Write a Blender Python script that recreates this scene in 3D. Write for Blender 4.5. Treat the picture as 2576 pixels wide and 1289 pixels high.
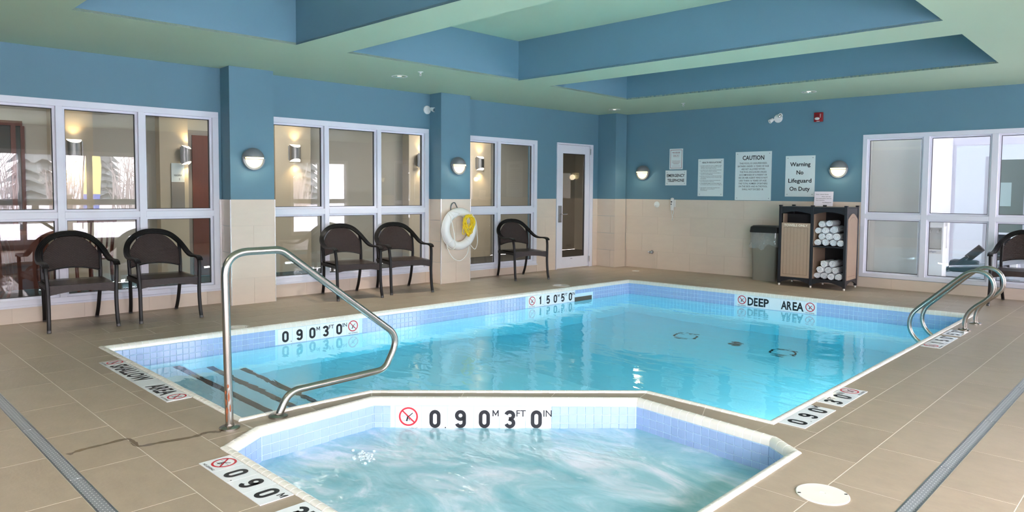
import bpy, bmesh, math, random
from math import sin, cos, pi, radians, sqrt, atan2, hypot
from mathutils import Vector, Matrix

# ------------------------------------------------------------------ clean start
for o in list(bpy.data.objects):
    bpy.data.objects.remove(o)
SC = bpy.context.scene
COL = SC.collection
RND = random.Random(7)

# ------------------------------------------------------------------ camera
CAM_LOC = Vector((7.3521, -9.8855, 1.25))
YAW, PITCH, ROLL = -0.7742, -0.0538, 0.0071
fw = Vector((sin(YAW) * cos(PITCH), cos(YAW) * cos(PITCH), sin(PITCH)))
rt = Vector((cos(YAW), -sin(YAW), 0.0))
up = rt.cross(fw)
rt2 = rt * cos(ROLL) + up * sin(ROLL)
up2 = -rt * sin(ROLL) + up * cos(ROLL)
cam_d = bpy.data.cameras.new('camera')
cam_d.sensor_width = 36.0
cam_d.lens = 1761.48 / 2576 * 36.0
cam_d.shift_y = (579.04 - 644.5) / 2576
cam_d.clip_start = 0.02
cam = bpy.data.objects.new('camera', cam_d)
COL.objects.link(cam)
cam.matrix_world = Matrix(((rt2.x, up2.x, -fw.x, CAM_LOC.x), (rt2.y, up2.y, -fw.y, CAM_LOC.y),
                           (rt2.z, up2.z, -fw.z, CAM_LOC.z), (0, 0, 0, 1)))
SC.camera = cam

# ------------------------------------------------------------------ light and exposure
SKY_STRENGTH = 20.5
world = bpy.data.worlds.new('overcast_sky')
SC.world = world
world.use_nodes = True
bg = world.node_tree.nodes['Background']
bg.inputs[0].default_value = (1.0, 0.905, 1.01, 1)
bg.inputs[1].default_value = SKY_STRENGTH
SC.view_settings.view_transform = 'Standard'
SC.view_settings.look = 'None'
SC.view_settings.gamma = 1.0
SC.view_settings.use_curve_mapping = False
SC.view_settings.exposure = 0.0
cy = SC.cycles
cy.max_bounces = 14
cy.diffuse_bounces = 6
cy.glossy_bounces = 6
cy.transmission_bounces = 8
cy.transparent_max_bounces = 16
cy.sample_clamp_indirect = 0.0
cy.caustics_reflective = False
cy.caustics_refractive = True


def portal(name, loc, rot, sx, sy):
    """daylight through a window opening: a sampling portal for the sky"""
    l = bpy.data.lights.new(name, 'AREA')
    l.shape = 'RECTANGLE'; l.size = sx; l.size_y = sy
    l.cycles.is_portal = True
    o = bpy.data.objects.new(name, l); COL.objects.link(o)
    o.location = loc; o.rotation_euler = rot
    return o


def lamp(name, kind, loc, energy, color, rot=(0, 0, 0), size=0.1, size_y=None, spot=None):
    l = bpy.data.lights.new(name, kind)
    l.energy = energy; l.color = color
    if kind == 'AREA':
        l.size = size
        if size_y:
            l.shape = 'RECTANGLE'; l.size_y = size_y
    elif kind == 'SPOT':
        l.shadow_soft_size = size; l.spot_size = spot or 1.6; l.spot_blend = 0.9
    else:
        l.shadow_soft_size = size
    o = bpy.data.objects.new(name, l); COL.objects.link(o)
    o.location = loc; o.rotation_euler = rot
    return o


# room constants (metres)
BL, BF = 0.0513, 0.0567          # the two walls are not quite square to the pool
ZC = 2.578                       # soffit height
ZT = 1.151                       # top of wall tiles
XR, YB = 9.0, -12.6             # window wall on the right, back wall
AL = atan2(1, BL)                # rotation of left-wall frames (x along the wall, y into it)
AF = atan2(BF, 1)
NL, NF = sqrt(1 + BL * BL), sqrt(1 + BF * BF)
uL = lambda y: y * NL
uF = lambda x: x * NF

# right window wall daylight portals (facing into the room)
portal('daylight_portal', (XR + 0.12, -8.75, 1.1), (0, radians(90), 0), 2.0, 7.2)
portal('daylight_portal', (7.25, YB - 0.12, 1.1), (radians(90), 0, 0), 1.3, 2.0)  # portal of the window added in the back wall
portal('daylight_portal', (XR + 0.12, -1.1, 1.1), (0, radians(90), 0), 2.0, 1.7)
portal('daylight_portal', (XR + 0.15, 2.5, 1.3), (0, radians(90), 0), 1.7, 2.1)

# soffit beams: three seen downlights, the rest is fill light added out of view
for x_, y_, ww, an in ((0.714, -4.97, 130, 100), (0.652, -0.717, 75, 78), (3.696, -0.669, 75, 78), (7.4, -1.2, 40, 78), (7.4, -5.2, 25, 100), (7.6, -9.4, 15, 100), (0.55, -9.9, 110, 105), (3.6, -10.0, 120, 105)):
    lamp('downlight_fill_beam', 'SPOT', (x_, y_, ZC - 0.012), ww, (1.0, 0.88, 0.76), size=0.06, spot=radians(an))
# unseen fill lights added under water at the near walls to brighten the pool
for (x_, y_, z_, rz_) in ((5.66, -4.9, -0.62, 90), (5.66, -3.3, -0.75, 90), (4.30, -6.75, -0.62, 45), (3.62, -7.75, -0.5, 90)):
    lamp('pool_fill_light', 'AREA', (x_, y_, z_), 26.0, (0.92, 0.96, 1.0), rot=(radians(90), 0, radians(rz_)), size=0.3)
# fill lights added below the lobby ceiling to brighten the corridor behind the glass
for yy, ww in ((-9.0, 26.0), (-5.2, 34.0), (-1.5, 52.0)):
    lamp('lobby_fill_light', 'AREA', (-1.6, yy, 2.52), ww, (1.0, 0.94, 0.88), size=1.2)
# unseen fill lights added under the gym ceiling to brighten partition and room
for xx, yy, ww in ((4.4, 0.67, 2.5), (5.6, 2.2, 5.0), (7.8, 2.2, 5.0)):
    lamp('gym_fill_light', 'AREA', (xx, yy, 2.52), ww, (1.0, 0.98, 0.97), size=0.12)


# ------------------------------------------------------------------ materials
def lin(c):
    f = lambda v: v / 12.92 if v <= 0.04045 else ((v + 0.055) / 1.055) ** 2.4
    return tuple(f(v / 255.0) for v in c[:3]) + (1,)


MATS = {}


def mat(name, rgb, rough=0.5, metal=0.0, spec=0.5, var=0.0, nscale=6.0, bump=0.0, bscale=60.0, objvar=0.0,
        stretch=None, emit=None, coat=0.0, alpha=None, trans=0.0):
    m = bpy.data.materials.new(name); m.use_nodes = True
    nt = m.node_tree; b = nt.nodes['Principled BSDF']
    col = lin(rgb)
    b.inputs['Base Color'].default_value = col
    b.inputs['Roughness'].default_value = rough
    b.inputs['Metallic'].default_value = metal
    b.inputs['Specular IOR Level'].default_value = spec
    b.inputs['Coat Weight'].default_value = coat
    b.inputs['Transmission Weight'].default_value = trans
    if alpha is not None:
        b.inputs['Alpha'].default_value = alpha
    if emit:
        b.inputs['Emission Color'].default_value = lin(emit[0])
        b.inputs['Emission Strength'].default_value = emit[1]
    out = None
    if var or bump or objvar:
        tc = nt.nodes.new('ShaderNodeTexCoord')
        mp = nt.nodes.new('ShaderNodeMapping')
        if stretch:
            mp.inputs['Scale'].default_value = stretch
        nt.links.new(tc.outputs['Object'], mp.inputs[0])
        vec = mp.outputs[0]
        if objvar:
            oi = nt.nodes.new('ShaderNodeObjectInfo')
            add = nt.nodes.new('ShaderNodeVectorMath'); add.operation = 'ADD'
            sc = nt.nodes.new('ShaderNodeMath'); sc.operation = 'MULTIPLY'; sc.inputs[1].default_value = 57.0
            nt.links.new(oi.outputs['Random'], sc.inputs[0])
            nt.links.new(vec, add.inputs[0]); nt.links.new(sc.outputs[0], add.inputs[1])
            vec = add.outputs[0]
        src = None
        if var:
            n = nt.nodes.new('ShaderNodeTexNoise'); n.inputs['Scale'].default_value = nscale
            n.inputs['Detail'].default_value = 6.0; n.inputs['Roughness'].default_value = 0.65
            nt.links.new(vec, n.inputs['Vector'])
            mr = nt.nodes.new('ShaderNodeMapRange')
            mr.inputs['From Min'].default_value = 0.25; mr.inputs['From Max'].default_value = 0.75
            mr.inputs['To Min'].default_value = 1 - var; mr.inputs['To Max'].default_value = 1 + var
            nt.links.new(n.outputs['Fac'], mr.inputs['Value'])
            src = mr.outputs[0]
        if objvar:
            mr2 = nt.nodes.new('ShaderNodeMapRange')
            mr2.inputs['To Min'].default_value = 1 - objvar; mr2.inputs['To Max'].default_value = 1 + objvar
            nt.links.new(oi.outputs['Random'], mr2.inputs['Value'])
            if src:
                mu = nt.nodes.new('ShaderNodeMath'); mu.operation = 'MULTIPLY'
                nt.links.new(src, mu.inputs[0]); nt.links.new(mr2.outputs[0], mu.inputs[1]); src = mu.outputs[0]
            else:
                src = mr2.outputs[0]
        if src:
            vm = nt.nodes.new('ShaderNodeVectorMath'); vm.operation = 'SCALE'
            vm.inputs[0].default_value = col[:3]
            nt.links.new(src, vm.inputs['Scale'])
            nt.links.new(vm.outputs[0], b.inputs['Base Color'])
        if bump:
            n2 = nt.nodes.new('ShaderNodeTexNoise'); n2.inputs['Scale'].default_value = bscale
            n2.inputs['Detail'].default_value = 4.0
            nt.links.new(vec, n2.inputs['Vector'])
            bp = nt.nodes.new('ShaderNodeBump'); bp.inputs['Strength'].default_value = bump
            bp.inputs['Distance'].default_value = 0.01
            nt.links.new(n2.outputs['Fac'], bp.inputs['Height'])
            nt.links.new(bp.outputs[0], b.inputs['Normal'])
    MATS[name] = m
    return m


def emission(name, rgb, strength):
    m = bpy.data.materials.new(name); m.use_nodes = True
    nt = m.node_tree; nt.nodes.clear()
    e = nt.nodes.new('ShaderNodeEmission'); o = nt.nodes.new('ShaderNodeOutputMaterial')
    e.inputs[0].default_value = lin(rgb); e.inputs[1].default_value = strength
    nt.links.new(e.outputs[0], o.inputs[0])
    return m


M_BLUE = mat('blue_paint', (99, 139, 157), 0.55, var=0.025, nscale=1.3, bump=0.06, bscale=220)
M_GREEN = mat('green_paint', (185, 206, 178), 0.6, var=0.02, nscale=1.1, bump=0.05, bscale=220)
M_WTILE = mat('beige_wall_tile', (222, 205, 188), 0.32, var=0.03, nscale=5, objvar=0.02, stretch=(1, 1, 3))
M_WGROUT = mat('wall_grout', (208, 192, 176), 0.8)
M_FLOOR = mat('brown_floor_tile', (166, 149, 129), 0.42, var=0.085, nscale=7, bump=0.12, bscale=38, objvar=0.035, stretch=(1, 1.6, 1))
M_FGROUT = mat('floor_grout', (222, 214, 203), 0.8, var=0.12, nscale=3)
M_ALU = mat('white_aluminium', (228, 228, 238), 0.34, var=0.01, nscale=3)
M_TRIM = mat('metal_edge_trim', (236, 234, 232), 0.25, metal=0.6)
M_GASKET = mat('dark_gasket', (52, 52, 56), 0.6)
M_STEEL = mat('stainless_steel', (176, 170, 162), 0.26, metal=1.0, var=0.02, nscale=20)
M_STEELD = mat('brushed_steel', (168, 170, 174), 0.36, metal=1.0, var=0.06, nscale=12)
M_RUST = mat('rust_stain', (158, 88, 52), 0.8, var=0.25, nscale=40)
M_RUSTP = mat('pale_residue', (226, 204, 168), 0.6, var=0.1, nscale=30)
M_MOSAIC = mat('blue_mosaic_glaze', (164, 187, 226), 0.14, objvar=0.035, coat=0.4)
M_COPING = mat('white_coping_glaze', (234, 229, 218), 0.22, objvar=0.02, coat=0.3)
M_TGROUT = mat('white_tile_grout', (250, 250, 248), 0.7)
M_MARK = mat('white_marker_tile', (240, 242, 244), 0.2, coat=0.3, objvar=0.01)
M_BLACK = mat('black_print', (26, 26, 32), 0.4)
M_RED = mat('red_print', (206, 44, 58), 0.4)
M_GREY = mat('grey_print', (120, 120, 128), 0.5)
M_REDP = mat('dark_red_print', (150, 70, 80), 0.5)
M_PLASTER = mat('pool_plaster', (212, 240, 252), 0.7, var=0.03, nscale=2)
M_STRIPE = mat('dark_step_stripe', (62, 62, 60), 0.6)
M_FRAME = mat('black_chair_frame', (22, 20, 20), 0.42, spec=0.35, var=0.06, nscale=20)
M_SCUFF = mat('scuffed_chair_foot', (88, 86, 86), 0.4, var=0.7, nscale=90, metal=0.4)
M_WICKER = mat('brown_wicker', (58, 43, 39), 0.40, spec=0.4, var=0.22, nscale=45)
M_WICKERB = mat('dark_wicker_backing', (24, 19, 18), 0.8, spec=0.2)
M_PLASTB = mat('black_cabinet_plastic', (32, 33, 38), 0.42, var=0.05, nscale=10)
M_TAN = mat('tan_cabinet_panel', (178, 152, 130), 0.5, var=0.03, nscale=30)
M_TAND = mat('tan_panel_groove', (128, 106, 90), 0.6)
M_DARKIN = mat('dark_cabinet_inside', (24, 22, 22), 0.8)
M_TOWEL = mat('white_towel', (250, 251, 254), 0.95, var=0.03, nscale=40, bump=0.5, bscale=260, objvar=0.02)
M_BIN = mat('grey_bin_plastic', (132, 128, 116), 0.5, var=0.02)
M_LID = mat('black_bin_lid', (24, 24, 24), 0.4)
M_RINGB = mat('white_lifebuoy', (244, 242, 240), 0.32, var=0.015)
M_ROPEW = mat('white_rope', (246, 243, 238), 0.7)
M_ROPEY = mat('yellow_rope', (248, 214, 40), 0.6, var=0.08, nscale=60)
M_HOOK = mat('grey_hook', (110, 120, 124), 0.4, metal=0.5)
M_SIGN = mat('white_sign_board', (226, 236, 236), 0.35)
M_PAPER = mat('white_paper', (238, 234, 244), 0.8)
M_LGREY = mat('grey_lamp_housing', (138, 141, 146), 0.42, metal=0.25)
M_LENS = mat('warm_lamp_lens', (255, 246, 214), 0.3, emit=((255, 238, 178), 1.35))
M_WPLAST = mat('white_plastic', (236, 236, 232), 0.4)
M_REDA = mat('red_alarm_plastic', (150, 20, 30), 0.35)
M_CLEAR = mat('clear_strobe_lens', (220, 224, 226), 0.15)
M_CHROME = mat('chrome', (210, 210, 212), 0.12, metal=1.0)
M_CAN = mat('downlight_reflector', (235, 228, 224), 0.12, metal=0.9)
M_BULB = emission('downlight_bulb', (255, 236, 214), 2.5)
M_LOBBY = mat('lobby_beige_wall', (196, 190, 176), 0.7, var=0.02, nscale=2)
M_LOBBYP = mat('lobby_pier_wall', (206, 192, 168), 0.7, var=0.02, nscale=2)
M_LOBBYF = mat('lobby_dark_carpet', (64, 62, 60), 0.9, var=0.2, nscale=30)
M_LOBBYC = mat('lobby_ceiling', (190, 186, 172), 0.8)
M_WOODR = mat('reddish_brown_wood', (112, 62, 46), 0.5, var=0.12, nscale=5, stretch=(6, 6, 0.6))
M_DOORF = mat('lobby_grey_door_frame', (150, 142, 134), 0.5)
M_NICKEL = mat('brushed_nickel', (170, 168, 166), 0.35, metal=1.0)
M_SCON = emission('sconce_glow', (255, 240, 220), 4.0)
M_GYMW = mat('gym_white_wall', (226, 227, 232), 0.6, var=0.01)
M_GYMG = mat('gym_grey_partition', (216, 214, 208), 0.7, var=0.015, nscale=2)
M_GYMF = mat('gym_grey_floor', (150, 158, 160), 0.4, var=0.05)
M_MIRROR = mat('gym_mirror_whitish', (226, 236, 238), 0.2)
M_RUBBER = mat('black_rubber', (30, 31, 34), 0.5)
M_SILVER = mat('silver_machine_paint', (206, 209, 214), 0.35)
M_SNOW = mat('snow', (242, 245, 252), 0.9, var=0.03, nscale=0.4, bump=0.5, bscale=1.2)
M_PINE = mat('snowy_conifer_green', (128, 138, 140), 0.9, var=0.5, nscale=3)
M_TWIG = mat('bare_grey_twigs', (186, 178, 174), 0.9, var=0.2, nscale=3)
M_TRUNK = mat('brown_bark', (92, 78, 68), 0.9)
M_FENCE = mat('weathered_fence_wood', (120, 112, 108), 0.9)
M_FLAGY = mat('yellow_banner', (250, 236, 150), 0.7)
M_FLAGB = mat('blue_banner', (110, 130, 200), 0.7)
M_WET = mat('wet_floor', (112, 94, 70), 0.12, var=0.15, nscale=20, alpha=0.55)
M_BUBBLE = mat('foam_bubbles', (232, 246, 250), 0.15, alpha=0.5)


def glass_mat(name, tint=(1, 1, 1), base=0.04):
    """thin architectural glass: sees through, mirrors more at glancing angles"""
    m = bpy.data.materials.new(name); m.use_nodes = True
    nt = m.node_tree; nt.nodes.clear()
    out = nt.nodes.new('ShaderNodeOutputMaterial'); mix = nt.nodes.new('ShaderNodeMixShader')
    tr = nt.nodes.new('ShaderNodeBsdfTransparent'); gl = nt.nodes.new('ShaderNodeBsdfGlossy')
    lw = nt.nodes.new('ShaderNodeLayerWeight'); lw.inputs[0].default_value = 0.5
    pw = nt.nodes.new('ShaderNodeMath'); pw.operation = 'POWER'; pw.inputs[1].default_value = 5.0
    ma = nt.nodes.new('ShaderNodeMath'); ma.operation = 'MULTIPLY_ADD'
    ma.inputs[1].default_value = 1 - base; ma.inputs[2].default_value = base
    tr.inputs[0].default_value = tint + (1,); gl.inputs[0].default_value = (1, 1, 1, 1); gl.inputs['Roughness'].default_value = 0.0
    nt.links.new(lw.outputs['Facing'], pw.inputs[0]); nt.links.new(pw.outputs[0], ma.inputs[0])
    nt.links.new(ma.outputs[0], mix.inputs[0]); nt.links.new(tr.outputs[0], mix.inputs[1]); nt.links.new(gl.outputs[0], mix.inputs[2])
    nt.links.new(mix.outputs[0], out.inputs[0])
    return m


M_GLASS = glass_mat('window_glass', (0.97, 0.98, 0.97))
M_GLASSD = glass_mat('door_glass', (0.80, 0.76, 0.70))
M_BAG = glass_mat('clear_bag_film', (0.90, 0.90, 0.88), 0.08)
nt = M_BAG.node_tree; dfm = nt.nodes.new('ShaderNodeBsdfDiffuse'); dfm.inputs[0].default_value = (0.8, 0.8, 0.78, 1)
mx2 = nt.nodes.new('ShaderNodeMixShader'); mx2.inputs[0].default_value = 0.22
src_ = [l for l in nt.links if l.to_node.type == 'OUTPUT_MATERIAL'][0].from_socket
nt.links.new(src_, mx2.inputs[1]); nt.links.new(dfm.outputs[0], mx2.inputs[2])
nt.links.new(mx2.outputs[0], [n for n in nt.nodes if n.type == 'OUTPUT_MATERIAL'][0].inputs[0])


def water_mat(name, sigma, scale, strength, dist=0.03):
    m = bpy.data.materials.new(name); m.use_nodes = True
    nt = m.node_tree; nt.nodes.clear()
    out = nt.nodes.new('ShaderNodeOutputMaterial')
    g = nt.nodes.new('ShaderNodeBsdfGlass'); g.inputs['IOR'].default_value = 1.333; g.inputs['Roughness'].default_value = 0.0
    tc = nt.nodes.new('ShaderNodeTexCoord'); mp = nt.nodes.new('ShaderNodeMapping')
    mp.inputs['Rotation'].default_value = (0, 0, 0.75); mp.inputs['Scale'].default_value = (1.0, 2.2, 1.0)
    n = nt.nodes.new('ShaderNodeTexNoise'); n.inputs['Scale'].default_value = scale; n.inputs['Detail'].default_value = 2.5
    n.inputs['Distortion'].default_value = 0.6
    b = nt.nodes.new('ShaderNodeBump'); b.inputs['Strength'].default_value = strength; b.inputs['Distance'].default_value = dist
    nt.links.new(tc.outputs['Object'], mp.inputs[0]); nt.links.new(mp.outputs[0], n.inputs['Vector'])
    nt.links.new(n.outputs['Fac'], b.inputs['Height']); nt.links.new(b.outputs[0], g.inputs['Normal'])
    nt.links.new(g.outputs[0], out.inputs['Surface'])
    va = nt.nodes.new('ShaderNodeVolumeAbsorption'); d = max(sigma) * 1.05
    va.inputs['Color'].default_value = tuple(1 - s / d for s in sigma) + (1,); va.inputs['Density'].default_value = d
    nt.links.new(va.outputs[0], out.inputs['Volume'])
    return m


M_WATER = water_mat('pool_water', (0.36, 0.040, 0.016), 2.4, 0.17)


def spa_water_mat():
    m = bpy.data.materials.new('churned_spa_water'); m.use_nodes = True
    nt = m.node_tree; b = nt.nodes['Principled BSDF']
    tc = nt.nodes.new('ShaderNodeTexCoord'); mp = nt.nodes.new('ShaderNodeMapping')
    mp.inputs['Rotation'].default_value = (0, 0, -0.5); mp.inputs['Scale'].default_value = (1.0, 1.7, 1.0)
    nt.links.new(tc.outputs['Object'], mp.inputs[0])
    n = nt.nodes.new('ShaderNodeTexNoise'); n.inputs['Scale'].default_value = 1.7; n.inputs['Detail'].default_value = 7
    n.inputs['Roughness'].default_value = 0.62; n.inputs['Distortion'].default_value = 1.6
    nt.links.new(mp.outputs[0], n.inputs['Vector'])
    cr = nt.nodes.new('ShaderNodeValToRGB'); e = cr.color_ramp.elements
    e[0].position = 0.36; e[0].color = lin((138, 192, 206)); e[1].position = 0.70; e[1].color = lin((230, 235, 248))
    k = cr.color_ramp.elements.new(0.54); k.color = lin((170, 208, 220))
    nt.links.new(n.outputs['Fac'], cr.inputs[0]); nt.links.new(cr.outputs[0], b.inputs['Base Color'])
    b.inputs['Roughness'].default_value = 0.10; b.inputs['IOR'].default_value = 1.333
    n2 = nt.nodes.new('ShaderNodeTexNoise'); n2.inputs['Scale'].default_value = 7.0; n2.inputs['Detail'].default_value = 2.5
    n2.inputs['Distortion'].default_value = 0.3
    nt.links.new(mp.outputs[0], n2.inputs['Vector'])
    bp = nt.nodes.new('ShaderNodeBump'); bp.inputs['Strength'].default_value = 0.26; bp.inputs['Distance'].default_value = 0.03
    nt.links.new(n2.outputs['Fac'], bp.inputs['Height']); nt.links.new(bp.outputs[0], b.inputs['Normal'])
    return m


M_SPAW = spa_water_mat()


def grate_mat():
    """perforated stainless plate: rows of small punched dimples, their glint painted as pale dots"""
    m = bpy.data.materials.new('perforated_grate'); m.use_nodes = True
    nt = m.node_tree; b = nt.nodes['Principled BSDF']
    b.inputs['Metallic'].default_value = 0.3; b.inputs['Roughness'].default_value = 0.4
    tc = nt.nodes.new('ShaderNodeTexCoord'); sp = nt.nodes.new('ShaderNodeSeparateXYZ')
    nt.links.new(tc.outputs['Object'], sp.inputs[0])

    def math_(op, a, bb=None, c=None):
        k = nt.nodes.new('ShaderNodeMath'); k.operation = op
        for i, v in enumerate((a, bb, c)):
            if v is None: continue
            if isinstance(v, (int, float)): k.inputs[i].default_value = v
            else: nt.links.new(v, k.inputs[i])
        return k.outputs[0]
    row = math_('FLOOR', math_('DIVIDE', sp.outputs['Y'], 0.0135))
    fx = math_('SUBTRACT', math_('FRACT', math_('ADD', math_('DIVIDE', sp.outputs['X'], 0.026), math_('MULTIPLY', row, 0.5))), 0.5)
    fy = math_('SUBTRACT', math_('FRACT', math_('DIVIDE', sp.outputs['Y'], 0.0135)), 0.5)
    d = math_('SQRT', math_('ADD', math_('POWER', math_('MULTIPLY', fx, 0.026), 2.0), math_('POWER', math_('MULTIPLY', fy, 0.0135), 2.0)))
    dot = math_('LESS_THAN', d, 0.0028)
    mx = nt.nodes.new('ShaderNodeMix'); mx.data_type = 'RGBA'
    mx.inputs[6].default_value = lin((150, 152, 156)); mx.inputs[7].default_value = lin((242, 242, 240))  # pale dots: glint of the punched holes put into the colour
    nt.links.new(dot, mx.inputs[0]); nt.links.new(mx.outputs[2], b.inputs['Base Color'])
    return m


M_GRATE = grate_mat()


# ------------------------------------------------------------------ mesh helpers
class MB:
    def __init__(self): self.v = []; self.f = []; self.mi = []; self.cur = 0

    def add(self, vs, fs):
        n = len(self.v); self.v += [tuple(p) for p in vs]
        for f in fs: self.f.append(tuple(i + n for i in f)); self.mi.append(self.cur)
        return self

    def box(self, x0, x1, y0, y1, z0, z1, bv=0.0):
        if bv <= 0:
            vs = [(x, y, z) for x in (x0, x1) for y in (y0, y1) for z in (z0, z1)]
            return self.add(vs, [(0, 1, 3, 2), (4, 6, 7, 5), (0, 4, 5, 1), (2, 3, 7, 6), (0, 2, 6, 4), (1, 5, 7, 3)])
        bm = bmesh.new(); bmesh.ops.create_cube(bm, size=1.0)
        for q in bm.verts:
            q.co = ((x0 + x1) / 2 + q.co.x * (x1 - x0), (y0 + y1) / 2 + q.co.y * (y1 - y0), (z0 + z1) / 2 + q.co.z * (z1 - z0))
        bmesh.ops.bevel(bm, geom=list(bm.edges), offset=bv, segments=2, affect='EDGES', profile=0.6)
        bm.verts.index_update()
        self.add([q.co[:] for q in bm.verts], [tuple(q.index for q in f.verts) for f in bm.faces]); bm.free()
        return self

    def prism(self, poly, z0, z1, M=None):
        """poly: 2-D outline (ccw) extruded z0..z1; M maps (x, y, z)"""
        n = len(poly); vs = [(x, y, z0) for x, y in poly] + [(x, y, z1) for x, y in poly]
        if M: vs = [M @ Vector(p) for p in vs]
        fs = [tuple(range(n - 1, -1, -1)), tuple(range(n, 2 * n))] + [(i, (i + 1) % n, n + (i + 1) % n, n + i) for i in range(n)]
        return self.add(vs, fs)

    def lathe(self, prof, seg=24, M=None, cap=True):
        """prof: list of (r, z)"""
        vs = [(r * cos(2 * pi * i / seg), r * sin(2 * pi * i / seg), z) for r, z in prof for i in range(seg)]
        fs = [(j * seg + i, j * seg + (i + 1) % seg, (j + 1) * seg + (i + 1) % seg, (j + 1) * seg + i)
              for j in range(len(prof) - 1) for i in range(seg)]
        if cap:
            fs.append(tuple(range(seg - 1, -1, -1))); k = (len(prof) - 1) * seg; fs.append(tuple(range(k, k + seg)))
        if M: vs = [M @ Vector(p) for p in vs]
        return self.add(vs, fs)

    def tube(self, path, r, seg=12, closed=False, cap=True, rs=None):
        P = [Vector(p) for p in path]; n = len(P); rings = []
        N = None
        for i in range(n):
            a = P[i - 1] if (i > 0 or closed) else P[i]; b = P[(i + 1) % n] if (i < n - 1 or closed) else P[i]
            t = (b - a).normalized()
            if N is None:
                N = t.orthogonal().normalized()
            N = (N - t * N.dot(t)).normalized(); B = t.cross(N)
            rr = rs[i] if rs else r
            rings += [P[i] + (N * cos(2 * pi * k / seg) + B * sin(2 * pi * k / seg)) * rr for k in range(seg)]
        m = n if closed else n - 1
        fs = [(j * seg + i, j * seg + (i + 1) % seg, ((j + 1) % n) * seg + (i + 1) % seg, ((j + 1) % n) * seg + i)
              for j in range(m) for i in range(seg)]
        if cap and not closed:
            fs.append(tuple(range(seg - 1, -1, -1))); k = (n - 1) * seg; fs.append(tuple(range(k, k + seg)))
        return self.add(rings, fs)

    def sweep(self, path, ups, prof, closed=False):
        """prof: closed 2-D outline (side, up) carried along the path; ups: up vector per point"""
        P = [Vector(p) for p in path]; n = len(P); k = len(prof); vs = []
        for i in range(n):
            a = P[i - 1] if (i > 0 or closed) else P[i]; b = P[(i + 1) % n] if (i < n - 1 or closed) else P[i]
            t = (b - a).normalized(); u = Vector(ups[i]); u = (u - t * u.dot(t)).normalized(); s = t.cross(u)
            vs += [P[i] + s * x + u * y for x, y in prof]
        m = n if closed else n - 1
        fs = [(j * k + i, j * k + (i + 1) % k, ((j + 1) % n) * k + (i + 1) % k, ((j + 1) % n) * k + i) for j in range(m) for i in range(k)]
        if not closed:
            fs.append(tuple(range(k - 1, -1, -1))); q = (n - 1) * k; fs.append(tuple(range(q, q + k)))
        return self.add(vs, fs)

    def ell(self, c, r, seg=16, rings=10, zlo=-1.0, zhi=1.0):
        prof = []
        for i in range(rings + 1):
            z = zlo + (zhi - zlo) * i / rings; prof.append((sqrt(max(0.0, 1 - z * z)) + 1e-5, z))
        M = Matrix.Translation(c) @ Matrix.Diagonal((r[0], r[1], r[2], 1))
        return self.lathe(prof, seg, M)

    def mesh(self, name, mats, smooth=None):
        me = bpy.data.meshes.new(name)
        me.from_pydata(self.v, [], self.f)
        for m in (mats if isinstance(mats, (list, tuple)) else [mats]): me.materials.append(m)
        if any(self.mi): me.polygons.foreach_set('material_index', self.mi)
        bm = bmesh.new(); bm.from_mesh(me); bmesh.ops.recalc_face_normals(bm, faces=list(bm.faces)); bm.to_mesh(me); bm.free()
        if smooth is not None:
            me.polygons.foreach_set('use_smooth', [True] * len(me.polygons))
            me.set_sharp_from_angle(angle=radians(smooth))
        me.update()
        return me

    def build(self, name, mats, parent=None, loc=(0, 0, 0), rz=0.0, smooth=None, **kw):
        return put(name, self.mesh(name, mats, smooth), parent, loc, rz, **kw)


def put(name, me, parent=None, loc=(0, 0, 0), rz=0.0, label=None, cat=None, group=None, kind=None, rot=None):
    o = bpy.data.objects.new(name, me); COL.objects.link(o)
    o.location = loc; o.rotation_euler = rot if rot else (0, 0, rz)
    if parent: o.parent = parent
    tag(o, label, cat, group, kind)
    return o


def tag(o, label=None, cat=None, group=None, kind=None):
    if label: o['label'] = label
    if cat: o['category'] = cat
    if group: o['group'] = group
    if kind: o['kind'] = kind
    return o


def thing(name, label, cat, loc=(0, 0, 0), rz=0.0, group=None, kind=None):
    return put(name, None, None, loc, rz, label, cat, group, kind)


def copy_tree(o, parent=None):
    c = o.copy(); COL.objects.link(c); c.parent = parent
    for ch in o.children: copy_tree(ch, c)
    return c


def bez(pts, n=8):
    """Catmull-Rom through the points"""
    P = [Vector(p) for p in pts]; out = []
    for i in range(len(P) - 1):
        a = P[i - 1] if i else P[0] * 2 - P[1]; b, c = P[i], P[i + 1]
        d = P[i + 2] if i + 2 < len(P) else c * 2 - b
        for k in range(n):
            t = k / n
            out.append(0.5 * ((2 * b) + (c - a) * t + (2 * a - 5 * b + 4 * c - d) * t * t + (3 * b - a - 3 * c + d) * t ** 3))
    return out + [P[-1]]


def fillet(pts, r, n=7):
    """straight runs with rounded bends (r: radius or list)"""
    P = [Vector(p) for p in pts]; out = [P[0]]
    for i in range(1, len(P) - 1):
        a, b, c = P[i - 1], P[i], P[i + 1]
        u = (a - b); v = (c - b); rr = r[i] if isinstance(r, (list, tuple)) else r
        ang = u.angle(v); d = min(rr / math.tan(ang / 2), u.length * 0.48, v.length * 0.48)
        p, q = b + u.normalized() * d, b + v.normalized() * d
        for k in range(n + 1):
            t = k / n
            out.append(p * (1 - t) ** 2 + b * 2 * t * (1 - t) + q * t * t)
    return out + [P[-1]]


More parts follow.
